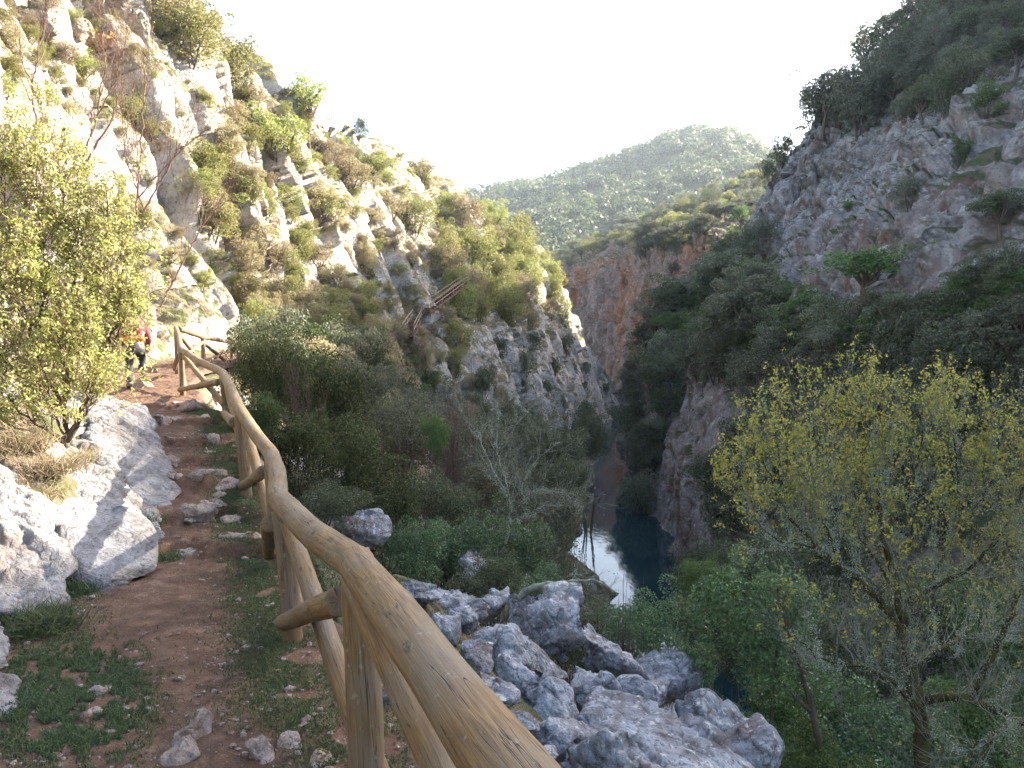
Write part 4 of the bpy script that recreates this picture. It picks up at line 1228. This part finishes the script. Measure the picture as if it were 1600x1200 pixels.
TH = [
    (415, 500, 150, 12.5, 'shrub_dark', 0, 'tall dark bush highest in the thicket beside the far handrail'), (500, 512, 175, 13.5, 'shrub_dark', 1, 'broad dark bush in the middle of the thicket right of the handrail'),
    (565, 540, 150, 15, 'oak_grey', 2, 'greyish bush at the right end of the dark thicket'), (395, 590, 100, 10.2, 'shrub_dark', 3, 'dark bush pressed against the bend of the handrail'),
    (455, 620, 170, 10.6, 'shrub_dark', 4, 'olive tinged bush spreading behind the middle handrail'), (548, 640, 180, 11.8, 'shrub_dark', 5, 'low dark bush in front of the greyish one'),
    (500, 740, 150, 9.6, 'oak_dark', 6, 'darkest bush just over the kink of the handrail'), (600, 730, 140, 11, 'shrub_dark', 7, 'brown green bush above the dark grey outcrop'),
    (610, 590, 130, 17.5, 'oak_grey', 8, 'dull grey bush behind the thicket'), (680, 640, 62, 13.5, 'shrub_green', 9, 'slender bright green sapling standing out of the dark shrubs'),
    (645, 800, 120, 10.2, 'bush_blue', 10, 'leafy green bush above the low pale boulder'), (722, 775, 165, 11.2, 'bush_blue', 11, 'wide glossy bush in the centre above the boulders'),
    (805, 795, 150, 12.0, 'bush_blue', 12, 'glossy bush left of the bright water'), (858, 740, 140, 16.0, 'oak_grey', 13, 'grey green bush on the left bank over the river'),
    (760, 850, 130, 9.6, 'oak_dark', 14, 'dark bush directly behind the dark grey boulder'), (845, 875, 130, 10.2, 'bush_blue', 15, 'dark green bush right behind the jagged boulder'),
    (690, 720, 130, 13.5, 'oak_dark', 16, 'shadowy bush behind the slender sapling'), (780, 700, 150, 16.5, 'oak_grey', 17, 'grey bush behind the lichen covered bare tree'),
    (885, 700, 95, 26, 'oak_dark', 18, 'dark tree at the left edge of the river'), (870, 660, 120, 34, 'oak_dark', 19, 'dark tree at the foot of the blue grey cliff'),
    (920, 640, 90, 60, 'oak_dark', 20, 'far dark tree where the river bends'), (740, 640, 150, 24, 'oak_grey', 21, 'grey tree at the lower end of the sunlit slope'),
    (820, 640, 130, 38, 'oak_grey', 22, 'soft grey tree below the blue grey cliff'), (650, 620, 130, 21, 'shrub_dark', 23, 'brown tinted bush under the sunlit slope'),
    (885, 870, 90, 11.5, 'oak_dark', 24, 'dark bush at the near end of the bright water'), (900, 930, 130, 9.4, 'oak_dark', 25, 'low dark bush behind the sloping boulder'),
    (995, 905, 150, 10.0, 'bush_blue', 26, 'dark leafy bush below the bright water'), (1070, 985, 130, 9.6, 'bush_blue', 27, 'bush left of the blue green bush'),
    (868, 800, 80, 20, 'oak_dark', 28, 'dark bush beside the white reflection'), (1030, 1010, 90, 9, 'oak_dark', 29, 'small dark bush behind the cracked boulder'),
]
for px, top, w, s, mt, k, lb in TH:
    thicket(px, top, w, s, mt, k, lb, group='shrubs of the shaded thicket')
for px, top, w, s, mt, k, lb in [
    (1120, 900, 160, 12, 'oak_dark', 1, 'dark bush behind the blue green bush'), (1250, 1010, 220, 10.5, 'shrub_green', 2, 'dark undergrowth right of the blue green bush'),
    (1340, 900, 230, 13, 'oak_dark', 3, 'dark tree behind the yellow budding tree'), (1460, 850, 260, 15, 'oak_dark', 4, 'large dark tree filling the space behind the yellow tree'),
    (1570, 900, 240, 13, 'shrub_green', 5, 'dark tree behind the yellow tree at the right edge'), (1380, 1060, 260, 9.5, 'bush_blue', 6, 'dark green bush under the yellow tree'),
    (1520, 1060, 260, 9.8, 'shrub_green', 7, 'dark bush at the bottom right under the lichen branches'), (1200, 1110, 180, 8.2, 'bush_blue', 8, 'green undergrowth at the foot of the blue green bush'),
    (1290, 1130, 200, 7.6, 'shrub_green', 9, 'dark undergrowth along the bottom edge'), (1100, 840, 120, 30, 'oak_dark', 10, 'dark tree on the right shore by the dark water'),
    (1190, 810, 170, 24, 'oak_dark', 11, 'dark tree on the right shore behind the yellow tree'), (1290, 790, 180, 28, 'oak_dark', 12, 'shadowy tree on the right shore under the bank'),
    (1140, 1080, 120, 8.4, 'bush_blue', 13, 'leafy shoots at the left foot of the blue green bush'), (1600, 780, 200, 20, 'oak_dark', 14, 'shadowy tree at the right edge above the yellow one'),
]:
    thicket(px, top, w, s, mt, k, lb, group='dark undergrowth at lower right')
thicket(1180, 838, 240, 8.3, 'bush_blue', 3, 'dense blue green bush with a slanting stem in front of the river bank', name='leafy_bush', cat='bush', squash=2.3)
thicket(1110, 850, 100, 8.8, 'shrub_green', 1, 'paler green top of growth at the left shoulder of the blue green bush', name='leafy_bush', cat='bush')
for px, top, w, s, k, lb, st in [
    (620, 540, 150, 18, 0, 'purple brown leafless shrub at the top of the shaded thicket', 'twig_brown'), (690, 545, 130, 20, 1, 'leafless shrub crossing the edge of sunlight below the far stairs', 'twig_brown'),
    (750, 590, 140, 19, 2, 'tangled bare shrub in front of the blue grey cliff', 'twig_brown'), (565, 580, 110, 14, 0, 'bare stems sticking out of the greyish bush', 'twig_brown'),
    (960, 900, 150, 9, 1, 'bare grey twigs crossing the bright reflection', 'bark_pale'), (1020, 930, 120, 8.6, 2, 'bare twigs over the dark water left of the blue green bush', 'bark_pale'),
    (905, 870, 120, 10, 0, 'thin bare shrub behind the boulders', 'bark_pale'), (840, 760, 130, 13, 1, 'pale lichen crusted bare shrub over the glossy bush', 'bark_pale'),
    (960, 985, 110, 7.4, 2, 'short reddish twigs growing among the mossy boulders', 'twig_brown'), (660, 640, 110, 15, 1, 'brown twiggy shrub behind the slender sapling', 'twig_brown'),
    (470, 520, 120, 12, 2, 'wiry bare stems in the dark thicket', 'twig_brown'), (720, 940, 60, 6.3, 0, 'few red stems behind the long low boulder', 'twig_red'),
]:
    thicket(px, top, w, s, None, k, lb, kind='twig', name='bare_shrub', cat='bare shrub', stems=st, group='leafless shrubs')

# ------------------------------------------------------------------ larger near trees grown from drawn limbs
def limb_tree(name, limbs, seed, label, cat, bark, twig, leafmat, leaf, n_leaf, depth=2, L=.5, kids=(3, 5), r_twig=.005, up=.35, lichen=0, leaf_top=None, group=None, per_limb=7,
              spread=(.4, 1.0), leaf_jit=.03, wander=.18, cluster=1, aspect=.55):
    """limbs: list of lists of (px, py, s, radius)"""
    rg = np.random.default_rng(seed)
    base = PX(*limbs[0][0][:3])
    main, twigs, tips = [], [], []
    for lb in limbs:
        pts = np.array([PX(*p[:3]) for p in lb]) - base; rad = np.array([p[3] for p in lb])
        cum = np.concatenate([[0], np.cumsum(np.linalg.norm(np.diff(pts, axis=0), axis=1))])
        t = np.linspace(0, cum[-1], max(6, int(cum[-1] / .07)))
        P = smooth_rows(np.stack([np.interp(t, cum, pts[:, k]) for k in range(3)], 1), 3)
        P[1:-1] += (rg.normal(size=P.shape) * .010)[1:-1]
        r = np.interp(t, cum, rad)
        main.append((P, r * (1 + .12 * rg.normal(size=len(r))), 9))
        nn = int(per_limb * cum[-1] / .8) + 2
        for k in range(nn):
            i = int(rg.uniform(.18, 1) * (len(P) - 1))
            d = unit(P[min(i + 1, len(P) - 1)] - P[max(i - 1, 0)])
            ax = unit(np.cross(d, rg.normal(size=3))); a = rg.uniform(*spread)
            nd = d * math.cos(a) + ax * math.sin(a) + np.array([0, 0, .3])
            grow(rg, P[i], nd, L * rg.uniform(.5, 1.2), min(r_twig * rg.uniform(.8, 1.6), r[i] * .8), depth, twigs, tips, .07, wander, up, kids, (.35, .9), (.45, .75), .45, .2, .0014)
    root = tag(empty(name, tuple(base)), label, cat, group)
    obj('trunk', make_mesh('trunk', *tubes(main)), M[bark], root)
    obj('twigs', make_mesh('twigs', *tubes(twigs)), M[twig], root)
    T = np.array([p for p, _ in tips]); 
    sel = np.ones(len(T), bool)
    if leaf_top is not None:
        hz = (T[:, 2] + base[2]); q = np.clip((hz - leaf_top[0]) / (leaf_top[1] - leaf_top[0]), .06, 1)
        sel = rg.random(len(T)) < q
    T = T[sel]
    idx = rg.integers(0, len(T), n_leaf // cluster)
    C = np.repeat(T[idx], cluster, 0) + rg.normal(size=(len(idx) * cluster, 3)) * leaf_jit
    V, F = leaves(C, leaf, rg, aspect, .2)
    obj('leaves', leafmesh('leaves', V, F), M[leafmat], root)
    if lichen:
        A = np.concatenate([p[np.r_[2:len(p)]] for p, r, _ in main] + [p for p, r, _ in twigs if r[0] > .006 and rg.random() < .5])
        c = A[rg.integers(0, len(A), lichen)]
        c = np.repeat(c, 16, 0) + rg.normal(size=(lichen * 16, 3)) * .024
        V, F = leaves(c, .015, rg, .7, 0)
        obj('lichen', leafmesh('lichen', V, F), M['lichen_tuft'], root)
    return root
# the yellow budding tree at right
b0 = (1452, 1420, 7.4)
Y = [
    [(*b0, .085), (1442, 1200, 7.3, .08), (1438, 1120, 7.25, .072), (1420, 1040, 7.2, .06), (1412, 990, 7.2, .05), (1405, 930, 7.15, .036), (1380, 840, 7.1, .024), (1365, 720, 7.0, .012), (1370, 670, 7, .005)],
    [(1412, 990, 7.2, .04), (1370, 930, 7.0, .032), (1320, 890, 6.9, .026), (1275, 855, 6.8, .018), (1220, 790, 6.7, .010), (1190, 710, 6.7, .005)],
    [(1320, 890, 6.9, .02), (1280, 800, 7.0, .013), (1265, 720, 7.0, .007), (1262, 665, 7, .004)],
    [(1275, 855, 6.8, .014), (1215, 850, 6.7, .009), (1165, 800, 6.7, .006), (1150, 730, 6.7, .004)],
    [(1438, 1100, 7.25, .05), (1470, 1085, 7.1, .045), (1520, 1090, 6.9, .036), (1580, 1125, 6.7, .03), (1660, 1150, 6.5, .02)],
    [(1412, 985, 7.2, .035), (1450, 920, 7.4, .028), (1490, 840, 7.6, .02), (1500, 760, 7.6, .012), (1490, 680, 7.6, .006)],
    [(1450, 920, 7.4, .022), (1530, 880, 7.2, .018), (1590, 800, 7.2, .012), (1610, 710, 7.2, .006)],
    [(1520, 1090, 6.9, .03), (1560, 1010, 6.8, .026), (1590, 930, 6.8, .02), (1640, 840, 6.8, .012), (1650, 720, 6.8, .006)],
    [(1420, 1040, 7.2, .03), (1500, 1000, 7.6, .024), (1570, 990, 7.8, .018), (1640, 930, 8, .01)],
    [(1380, 840, 7.1, .016), (1420, 780, 7.2, .01), (1440, 700, 7.2, .006), (1445, 660, 7.2, .004)],
    [(1405, 930, 7.15, .02), (1335, 830, 7.4, .013), (1320, 740, 7.5, .008), (1310, 680, 7.5, .004)],
    [(1438, 1110, 7.25, .03), (1390, 1060, 7.0, .022), (1340, 1040, 6.9, .016), (1280, 1030, 6.8, .01), (1240, 990, 6.8, .005)],
    [(1580, 1125, 6.7, .02), (1540, 1160, 6.5, .014), (1530, 1220, 6.4, .01)],
    [(1490, 840, 7.6, .013), (1550, 760, 7.7, .009), (1560, 690, 7.7, .005)],
]
limb_tree('budding_tree', Y, 71, 'spreading tree with yellow young leaves and lichen covered branches at right', 'tree', 'bark_moss', 'bark_pale', 'yellow', .029, 21000, 2, .48, (3, 4), .0052, .55,
          lichen=2300, leaf_top=(PX(1400, 1010, 7)[2], PX(1400, 740, 7)[2]), per_limb=10, leaf_jit=.018, cluster=4)
# sunlit bush at left
S_ = [
    [(105, 700, 6.9, .030), (100, 640, 6.9, .028), (110, 560, 7.0, .022), (120, 450, 7.1, .015), (100, 330, 7.2, .009), (90, 230, 7.2, .004)],
    [(100, 640, 6.9, .022), (60, 560, 6.8, .017), (30, 440, 6.8, .011), (10, 330, 6.8, .006), (0, 240, 6.8, .004)],
    [(105, 690, 6.9, .024), (150, 590, 7.0, .018), (185, 500, 7.2, .012), (190, 420, 7.3, .007), (192, 370, 7.3, .004)],
    [(110, 560, 7.0, .016), (160, 440, 7.1, .010), (170, 340, 7.2, .006), (165, 290, 7.2, .004)],
    [(100, 640, 6.9, .018), (40, 600, 6.6, .014), (-30, 520, 6.5, .010), (-60, 420, 6.5, .006)],
    [(60, 560, 6.8, .014), (70, 420, 6.9, .009), (55, 300, 6.9, .006), (45, 220, 6.9, .004)],
    [(150, 590, 7.0, .012), (175, 550, 7.1, .009), (198, 490, 7.2, .005), (205, 450, 7.2, .003)],
    [(105, 680, 6.9, .014), (130, 650, 6.9, .010), (150, 625, 6.9, .006), (158, 600, 6.9, .004)],
    [(105, 690, 6.9, .014), (50, 660, 6.6, .010), (10, 620, 6.5, .006)],
    [(105, 695, 6.9, .012), (90, 660, 6.6, .009), (80, 610, 6.4, .006), (60, 560, 6.3, .003)], [(108, 690, 6.9, .012), (135, 640, 6.7, .009), (140, 580, 6.6, .005), (130, 520, 6.5, .003)],
    [(100, 695, 6.9, .012), (30, 670, 6.8, .009), (-30, 640, 6.7, .006), (-60, 560, 6.7, .003)], [(100, 640, 6.9, .012), (95, 520, 6.6, .008), (30, 500, 6.5, .005), (20, 400, 6.5, .003)],
]
limb_tree('twiggy_bush', S_, 72, 'sunlit twiggy bush with small olive leaves at the left edge above the slabs', 'bush', 'bark', 'twig_red', 'olive_near', .034, 34000, 2, .33, (3, 5), .004, .3, per_limb=14, leaf_jit=.02,
          cluster=3)
# lichen covered bare tree over the thicket
B_ = [
    [(790, 850, 11.5, 0.0210), (800, 790, 11.6, 0.0189), (775, 745, 11.6, 0.0126), (750, 690, 11.7, 0.0084), (720, 640, 11.8, 0.0050), (700, 600, 11.8, 0.0025)],
    [(800, 790, 11.6, 0.0126), (775, 700, 11.8, 0.0084), (780, 640, 11.9, 0.0059), (765, 600, 11.9, 0.0029)],
    [(800, 790, 11.6, 0.0126), (830, 730, 11.5, 0.0084), (860, 700, 11.4, 0.0042), (880, 690, 11.4, 0.0021)],
    [(800, 800, 11.6, 0.0109), (840, 765, 11.2, 0.0076), (880, 770, 11, 0.0042), (910, 795, 11, 0.0021)],
    [(800, 820, 11.5, 0.0101), (850, 790, 11, 0.0059), (900, 790, 10.8, 0.0025)],
    [(775, 700, 11.8, 0.0050), (800, 660, 11.8, 0.0034), (830, 610, 11.8, 0.0017)],
]
limb_tree('lichen_tree', B_, 73, 'leafless tree with pale lichen crusted branches above the glossy bushes', 'tree', 'bark_pale', 'bark_pale', 'shrub_dark', .03, 500, 2, .42, (2, 4), .005, .2, lichen=170, per_limb=5)
D_ = [[(790, 965, 8.6, .05), (800, 940, 8.5, .045), (835, 915, 8.4, .04), (880, 912, 8.3, .03), (905, 935, 8.2, .016), (915, 950, 8.2, .006)], [(880, 912, 8.3, .02), (925, 900, 8.3, .012), (960, 925, 8.2, .005)]]
limb_tree('fallen_branch', D_, 74, 'arched dead branch with lichen lying over the boulders', 'branch', 'bark_pale', 'bark_pale', 'shrub_dark', .02, 40, 1, .3, (2, 3), .004, .1, lichen=40, per_limb=4)
G_ = [[(1285, 1190, 7.7, .035), (1270, 1110, 7.7, .032), (1250, 1040, 7.7, .026), (1232, 985, 7.7, .018), (1215, 920, 7.7, .01)], [(1265, 1110, 7.7, .018), (1230, 1080, 7.6, .012), (1200, 1040, 7.5, .006)]]
limb_tree('leaning_stem', G_, 75, 'bare leaning stem showing in the blue green bush', 'stem', 'bark', 'twig_brown', 'bush_blue', .04, 900, 1, .35, (2, 4), .004, .2, per_limb=5)
# tall thin saplings on the left slope
SP_ = [
    ([[(200, 400, 10.5, .020), (215, 310, 10.6, .015), (222, 200, 10.8, .010), (232, 60, 11, .004)], [(215, 310, 10.6, .010), (260, 260, 10.6, .007), (300, 215, 10.6, .003)]], 'reddish leafless sapling with a long right hand fork'),
    ([[(120, 275, 11, .018), (150, 190, 11.1, .013), (165, 100, 11.2, .008), (150, -20, 11.3, .004)], [(150, 190, 11.1, .009), (185, 120, 11.1, .006), (200, 40, 11.1, .003)]], 'tall leafless sapling left of the rusty overhang'),
    ([[(60, 220, 9.5, .016), (50, 130, 9.6, .011), (70, 40, 9.7, .006), (75, -30, 9.7, .003)], [(50, 130, 9.6, .007), (20, 60, 9.6, .004)]], 'thin leafless sapling near the top left corner'),
    ([[(225, 330, 11.5, .016), (280, 230, 11.6, .010), (330, 200, 11.6, .005)], [(225, 330, 11.5, .012), (195, 240, 11.6, .008), (190, 130, 11.6, .004)]], 'leafless sapling leaning right across the pale rocks'),
    ([[(250, 480, 14, .022), (290, 400, 14.2, .014), (330, 330, 14.4, .007), (380, 300, 14.4, .003)]], 'thin bare sapling bending over the fence corner'),
    ([[(130, 260, 12, .02), (175, 190, 12.1, .013), (185, 150, 12.1, .007)]], 'short bare sapling in the shadow below the rusty overhang'),
]
for k, (lm, lb) in enumerate(SP_):
    limb_tree('bare_sapling', lm, 80 + k, lb, 'sapling', 'twig_red', 'twig_red', 'olive_lit', .035, 60, 2, .55, (2, 4), .005, .5, per_limb=5, wander=.10, spread=(.3, .7), group='leafless saplings on the left slope')

# ------------------------------------------------------------------ far stairway on the left slope
def stairway(name, a, b, n, wpx, label):
    pa, pb = hit(*a, ('left',)), hit(*b, ('left',))
    A = np.array(pa[0]) + (.4, -1.0, 0); B = np.array(pb[0]) + (.4, -1.0, 0)
    root = tag(empty(name, tuple(A)), label, 'stairway')
    d = B - A; hd = unit(np.array([d[0], d[1], 0])); side = np.array([hd[1], -hd[0], 0])
    if side[0] < 0: side = -side
    for i in range(n):
        q0 = d * (i / n); q1 = d * ((i + 1) / n); z = q1[2]
        c = [q0 - side * .1, q0 + side * .75, q1 + side * .75, q1 - side * .1]
        V = [(*p[:2], z) for p in c] + [(*p[:2], z - .22) for p in c]
        me = make_mesh('step', V, [np.array([[0, 1, 2, 3], [7, 6, 5, 4], [0, 4, 5, 1], [1, 5, 6, 2], [2, 6, 7, 3], [3, 7, 4, 0]])], smooth=False)
        obj('step', me, M['path'], root)
    for sd in (0.0, .72):
        m = max(3, n // 4)
        for i in range(m + 1):
            p = d * (i / m) + side * sd
            V, F = tubes([(np.array([p - (0, 0, .4), p + (0, 0, .75)]), [.04, .035], 6)])
            obj('post', make_mesh('post', V, F), M['pole'], root)
        for hh in (.75, .4):
            p0, p1 = side * sd + (0, 0, hh), d + side * sd + (0, 0, hh)
            V, F = tubes([(np.array([p0, (p0 + p1) / 2, p1]), [.03, .03, .03], 6)])
            obj('handrail', make_mesh('handrail', V, F), M['pole'], root)
M['pole'] = mat_plain('pale pole', (.18, .13, .085), (.27, .21, .15), 8, .8)
stairway('stairway', (655, 488), (722, 440), 18, 30, 'flight of reddish steps with pole handrails far up the left slope')
stairway('stairway', (622, 525), (640, 498), 8, 20, 'short lower flight of reddish steps above the thicket')

# ------------------------------------------------------------------ rusty overhang at upper left
M['rock_rust'] = mat_rock('rusty limestone', 1.6, light=(.46, .36, .28), mid=(.30, .20, .14), dark=(.06, .04, .03), ochre=(.42, .17, .06), ochre_amt=1.0, streak=.5, veg=.2, lichen=.2)
def crag_rock(px, py, w, h, depth, seed, label, mat='rock_left', out=.0):
    hh = hit(px, py, ('left',)); p = np.array(hh[0]); k = p[1] / FPX
    rg = np.random.default_rng(seed)
    P0 = boulder_points(rg, (w * k, depth, h * k), 14) + p + np.array([out, -out, 0])
    me, c = rock_from_points(P0, 5, .06 * w * k, .35 * w * k, seed, (1, 1, .6))
    return tag(obj('crag_rock', me, M[mat], loc=c), label, 'rock', 'rocks of the overhang at upper left', 'thing')
crag_rock(150, 12, 85, 70, 2.2, 611, 'big grey block hanging over the rusty hollow', out=.7)
crag_rock(200, 40, 60, 70, 2.0, 612, 'tall block at the right of the rusty hollow', out=.5)
crag_rock(150, 68, 70, 34, 1.2, 613, 'orange stained rock inside the hollow', 'rock_rust', .1)
crag_rock(120, 50, 40, 50, 1.4, 614, 'rust coloured rock at the left of the hollow', 'rock_rust', .2)
crag_rock(60, 40, 110, 60, 1.6, 615, 'pale sunlit block left of the overhang', out=.3)

# ------------------------------------------------------------------ the hiker
def skin(name, chains, mat, parent, sub=2):
    """chains: list of (list of (x, y, z, r)); chains whose first point repeats an earlier one join it"""
    V, E, Rr, key = [], [], [], {}
    for ch in chains:
        prev = None
        for x, y, z, r in ch:
            k = (round(x, 4), round(y, 4), round(z, 4))
            if k not in key: key[k] = len(V); V.append((x, y, z)); Rr.append(r)
            i = key[k]
            if prev is not None: E.append((prev, i))
            prev = i
    me = bpy.data.meshes.new(name); me.from_pydata(V, E, []); me.update()
    o = bpy.data.objects.new(name, me); COL.objects.link(o)
    sk = o.modifiers.new('skin', 'SKIN'); sk.use_smooth_shade = True
    for v, r in zip(me.skin_vertices[0].data, Rr): v.radius = (r, r) if not isinstance(r, tuple) else r
    me.skin_vertices[0].data[0].use_root = True
    o.modifiers.new('sub', 'SUBSURF').levels = sub
    dg = bpy.context.evaluated_depsgraph_get()
    ev = bpy.data.meshes.new_from_object(o.evaluated_get(dg))
    bpy.data.objects.remove(o)
    ev.name = name; ev.materials.clear()
    ev.polygons.foreach_set('use_smooth', np.ones(len(ev.polygons), bool))
    return obj(name, ev, mat, parent)
hb = hit(212, 612, ('path', 'left'))[0]
hx = PX(212, 612, 16.0)
hz_ = ground_z(hx[0], hx[1])
hik = tag(empty('person', (hx[0], hx[1], hz_ if hz_ is not None else hx[2]), R(22)), 'hiker with red pack, dark red jacket and dark trousers bending forward up the path', 'person')
M['skin'] = mat_plain('skin', (.42, .25, .18), (.50, .31, .23), 15, .6)
M['trouser'] = mat_plain('dark trousers', (.028, .032, .042), (.055, .06, .075), 9, .85, .5)
M['red'] = mat_plain('red cloth', (.17, .025, .035), (.28, .06, .075), 11, .75)
M['orange'] = mat_plain('orange cloth', (.42, .11, .02), (.55, .18, .04), 14, .7)
M['maroon'] = mat_plain('dark red cloth', (.13, .03, .04), (.22, .06, .07), 14, .8)
M['blue'] = mat_plain('pale blue cloth', (.22, .33, .55), (.50, .56, .68), 14, .7)
M['boot'] = mat_plain('boots', (.06, .05, .05), (.10, .085, .075), 30, .8)
M['hair'] = mat_plain('dark hair', (.03, .02, .015), (.06, .04, .03), 60, .7)
fing = []
for sx in (-1, 1):
    hd = (sx * .20, .56, .80)
    for f in range(4):
        o_ = (f - 1.5) * .019
        fing.append([(hd[0], hd[1], hd[2], .024), (hd[0] + o_, hd[1] + .05, hd[2] - .03, .010), (hd[0] + o_ * 1.15, hd[1] + .075 + .006 * (f in (1, 2)), hd[2] - .06, .008), (hd[0] + o_ * 1.1, hd[1] + .07, hd[2] - .095 - .01 * (f in (1, 2)), .007)])
    fing.append([(hd[0], hd[1], hd[2], .024), (hd[0] - sx * .035, hd[1] + .02, hd[2] - .03, .010), (hd[0] - sx * .05, hd[1] + .04, hd[2] - .055, .008)])
body = [[(0, 0, .92, .13), (0, .14, 1.05, .135), (0, .30, 1.19, .14), (0, .42, 1.29, .07), (0, .50, 1.35, .062), (0, .56, 1.40, .095), (0, .60, 1.45, .085)],
        [(0, .56, 1.40, .095), (0, .665, 1.385, .030)],
        [(0, .30, 1.19, .14), (-.19, .33, 1.22, .06), (-.24, .40, .98, .045), (-.20, .53, .84, .03), (-.20, .56, .80, .024)],
        [(0, .30, 1.19, .14), (.19, .33, 1.22, .06), (.24, .40, .98, .045), (.20, .53, .84, .03), (.20, .56, .80, .024)],
        [(0, 0, .92, .13), (-.10, -.02, .86, .09), (-.11, .03, .48, .06), (-.11, -.10, .10, .045)],
        [(0, 0, .92, .13), (.10, .02, .86, .09), (.12, .30, .62, .06), (.12, .24, .30, .045)]] + fing
skin('body', body, M['skin'], hik)
skin('trousers', [[(0, .03, .97, .155), (0, -.01, .88, .15), (-.095, -.03, .80, .115), (-.11, .02, .50, .085), (-.11, -.10, .12, .072)], [(0, -.01, .88, .15), (.095, .02, .80, .115), (.12, .29, .62, .085), (.12, .23, .32, .072)]], M['trouser'], hik)
skin('jacket', [[(0, .02, .96, .16), (0, .14, 1.07, .165), (0, .30, 1.20, .165), (0, .40, 1.27, .09)], [(0, .30, 1.20, .165), (-.20, .33, 1.22, .085), (-.26, .39, 1.0, .068), (-.21, .51, .86, .05)],
                [(0, .30, 1.20, .165), (.20, .33, 1.22, .085), (.26, .39, 1.0, .068), (.21, .51, .86, .05)]], M['maroon'], hik)
pk = skin('backpack', [[(0, -.14, 1.04, .17), (0, -.02, 1.20, .23), (0, .12, 1.33, .22), (0, .24, 1.42, .14)], [(0, -.02, 1.20, .19), (-.14, -.02, 1.18, .09)], [(0, -.02, 1.20, .19), (.14, -.02, 1.18, .09)]], M['red'], hik)
skin('lid', [[(-.10, .19, 1.46, .075), (0, .20, 1.48, .085), (.10, .19, 1.46, .075)]], M['blue'], pk)
skin('mat_roll', [[(-.22, -.16, 1.02, .06), (0, -.17, 1.02, .065), (.22, -.16, 1.02, .06)]], M['orange'], pk)
for sx in (-1, 1):
    skin('strap', [[(sx * .11, .22, 1.40, .022), (sx * .15, .34, 1.38, .022), (sx * .15, .40, 1.24, .022)]], M['blue'], pk)
skin('hair', [[(0, .55, 1.43, .10), (0, .59, 1.475, .088)], [(0, .55, 1.43, .10), (0, .50, 1.40, .075)]], M['hair'], hik)
for sx, y, z in ((-.11, -.10, 0), (.12, .22, .19)):
    skin('boot', [[(sx, y, z + .15, .062), (sx, y - .01, z + .06, .060), (sx, y + .09, z + .045, .052), (sx, y + .17, z + .035, .042)]], M['boot'], hik)
# the stone the hiker steps on
sp = np.array((hx[0], hx[1], 0)) + np.array(Matrix.Rotation(R(22), 3, 'Z') @ Vector((.12, .30, 0)))
gz = ground_z(sp[0], sp[1])
rgS = np.random.default_rng(3)
me, c = rock_from_points(boulder_points(rgS, (.5, .5, .42)) + np.array([sp[0], sp[1], (hz_ or -1.25) + .01]), 4, .02, .2, 3)
tag(obj('stone', me, M['stone'], loc=c), 'stone step under the forward boot of the hiker', 'stone', 'stones set in the path')

# ------------------------------------------------------------------ air
hzv = np.array([(x, y, z) for z in (-21, 190) for (x, y) in ((-960, -960), (960, -960), (960, 960), (-960, 960))], float)
hf = np.array([[3, 2, 1, 0], [4, 5, 6, 7], [0, 1, 5, 4], [1, 2, 6, 5], [2, 3, 7, 6], [3, 0, 4, 7]])
HT = bpy.data.materials.new('haze'); HT.use_nodes = True
nt = HT.node_tree; nt.nodes.clear()
ho = nt.nodes.new('ShaderNodeOutputMaterial'); hv = nt.nodes.new('ShaderNodeVolumePrincipled')
hv.inputs['Color'].default_value = (.78, .88, 1.0, 1)
hv.inputs['Density'].default_value = 0.00017
hv.inputs['Anisotropy'].default_value = 0.3
nt.links.new(hv.outputs[0], ho.inputs['Volume'])
hz = obj('haze', make_mesh('haze', hzv, [hf], smooth=False), HT); tag(hz, kind='stuff')
for o in bpy.data.objects:
    if o.name.startswith('rock_slab'): o['kind'] = 'thing'
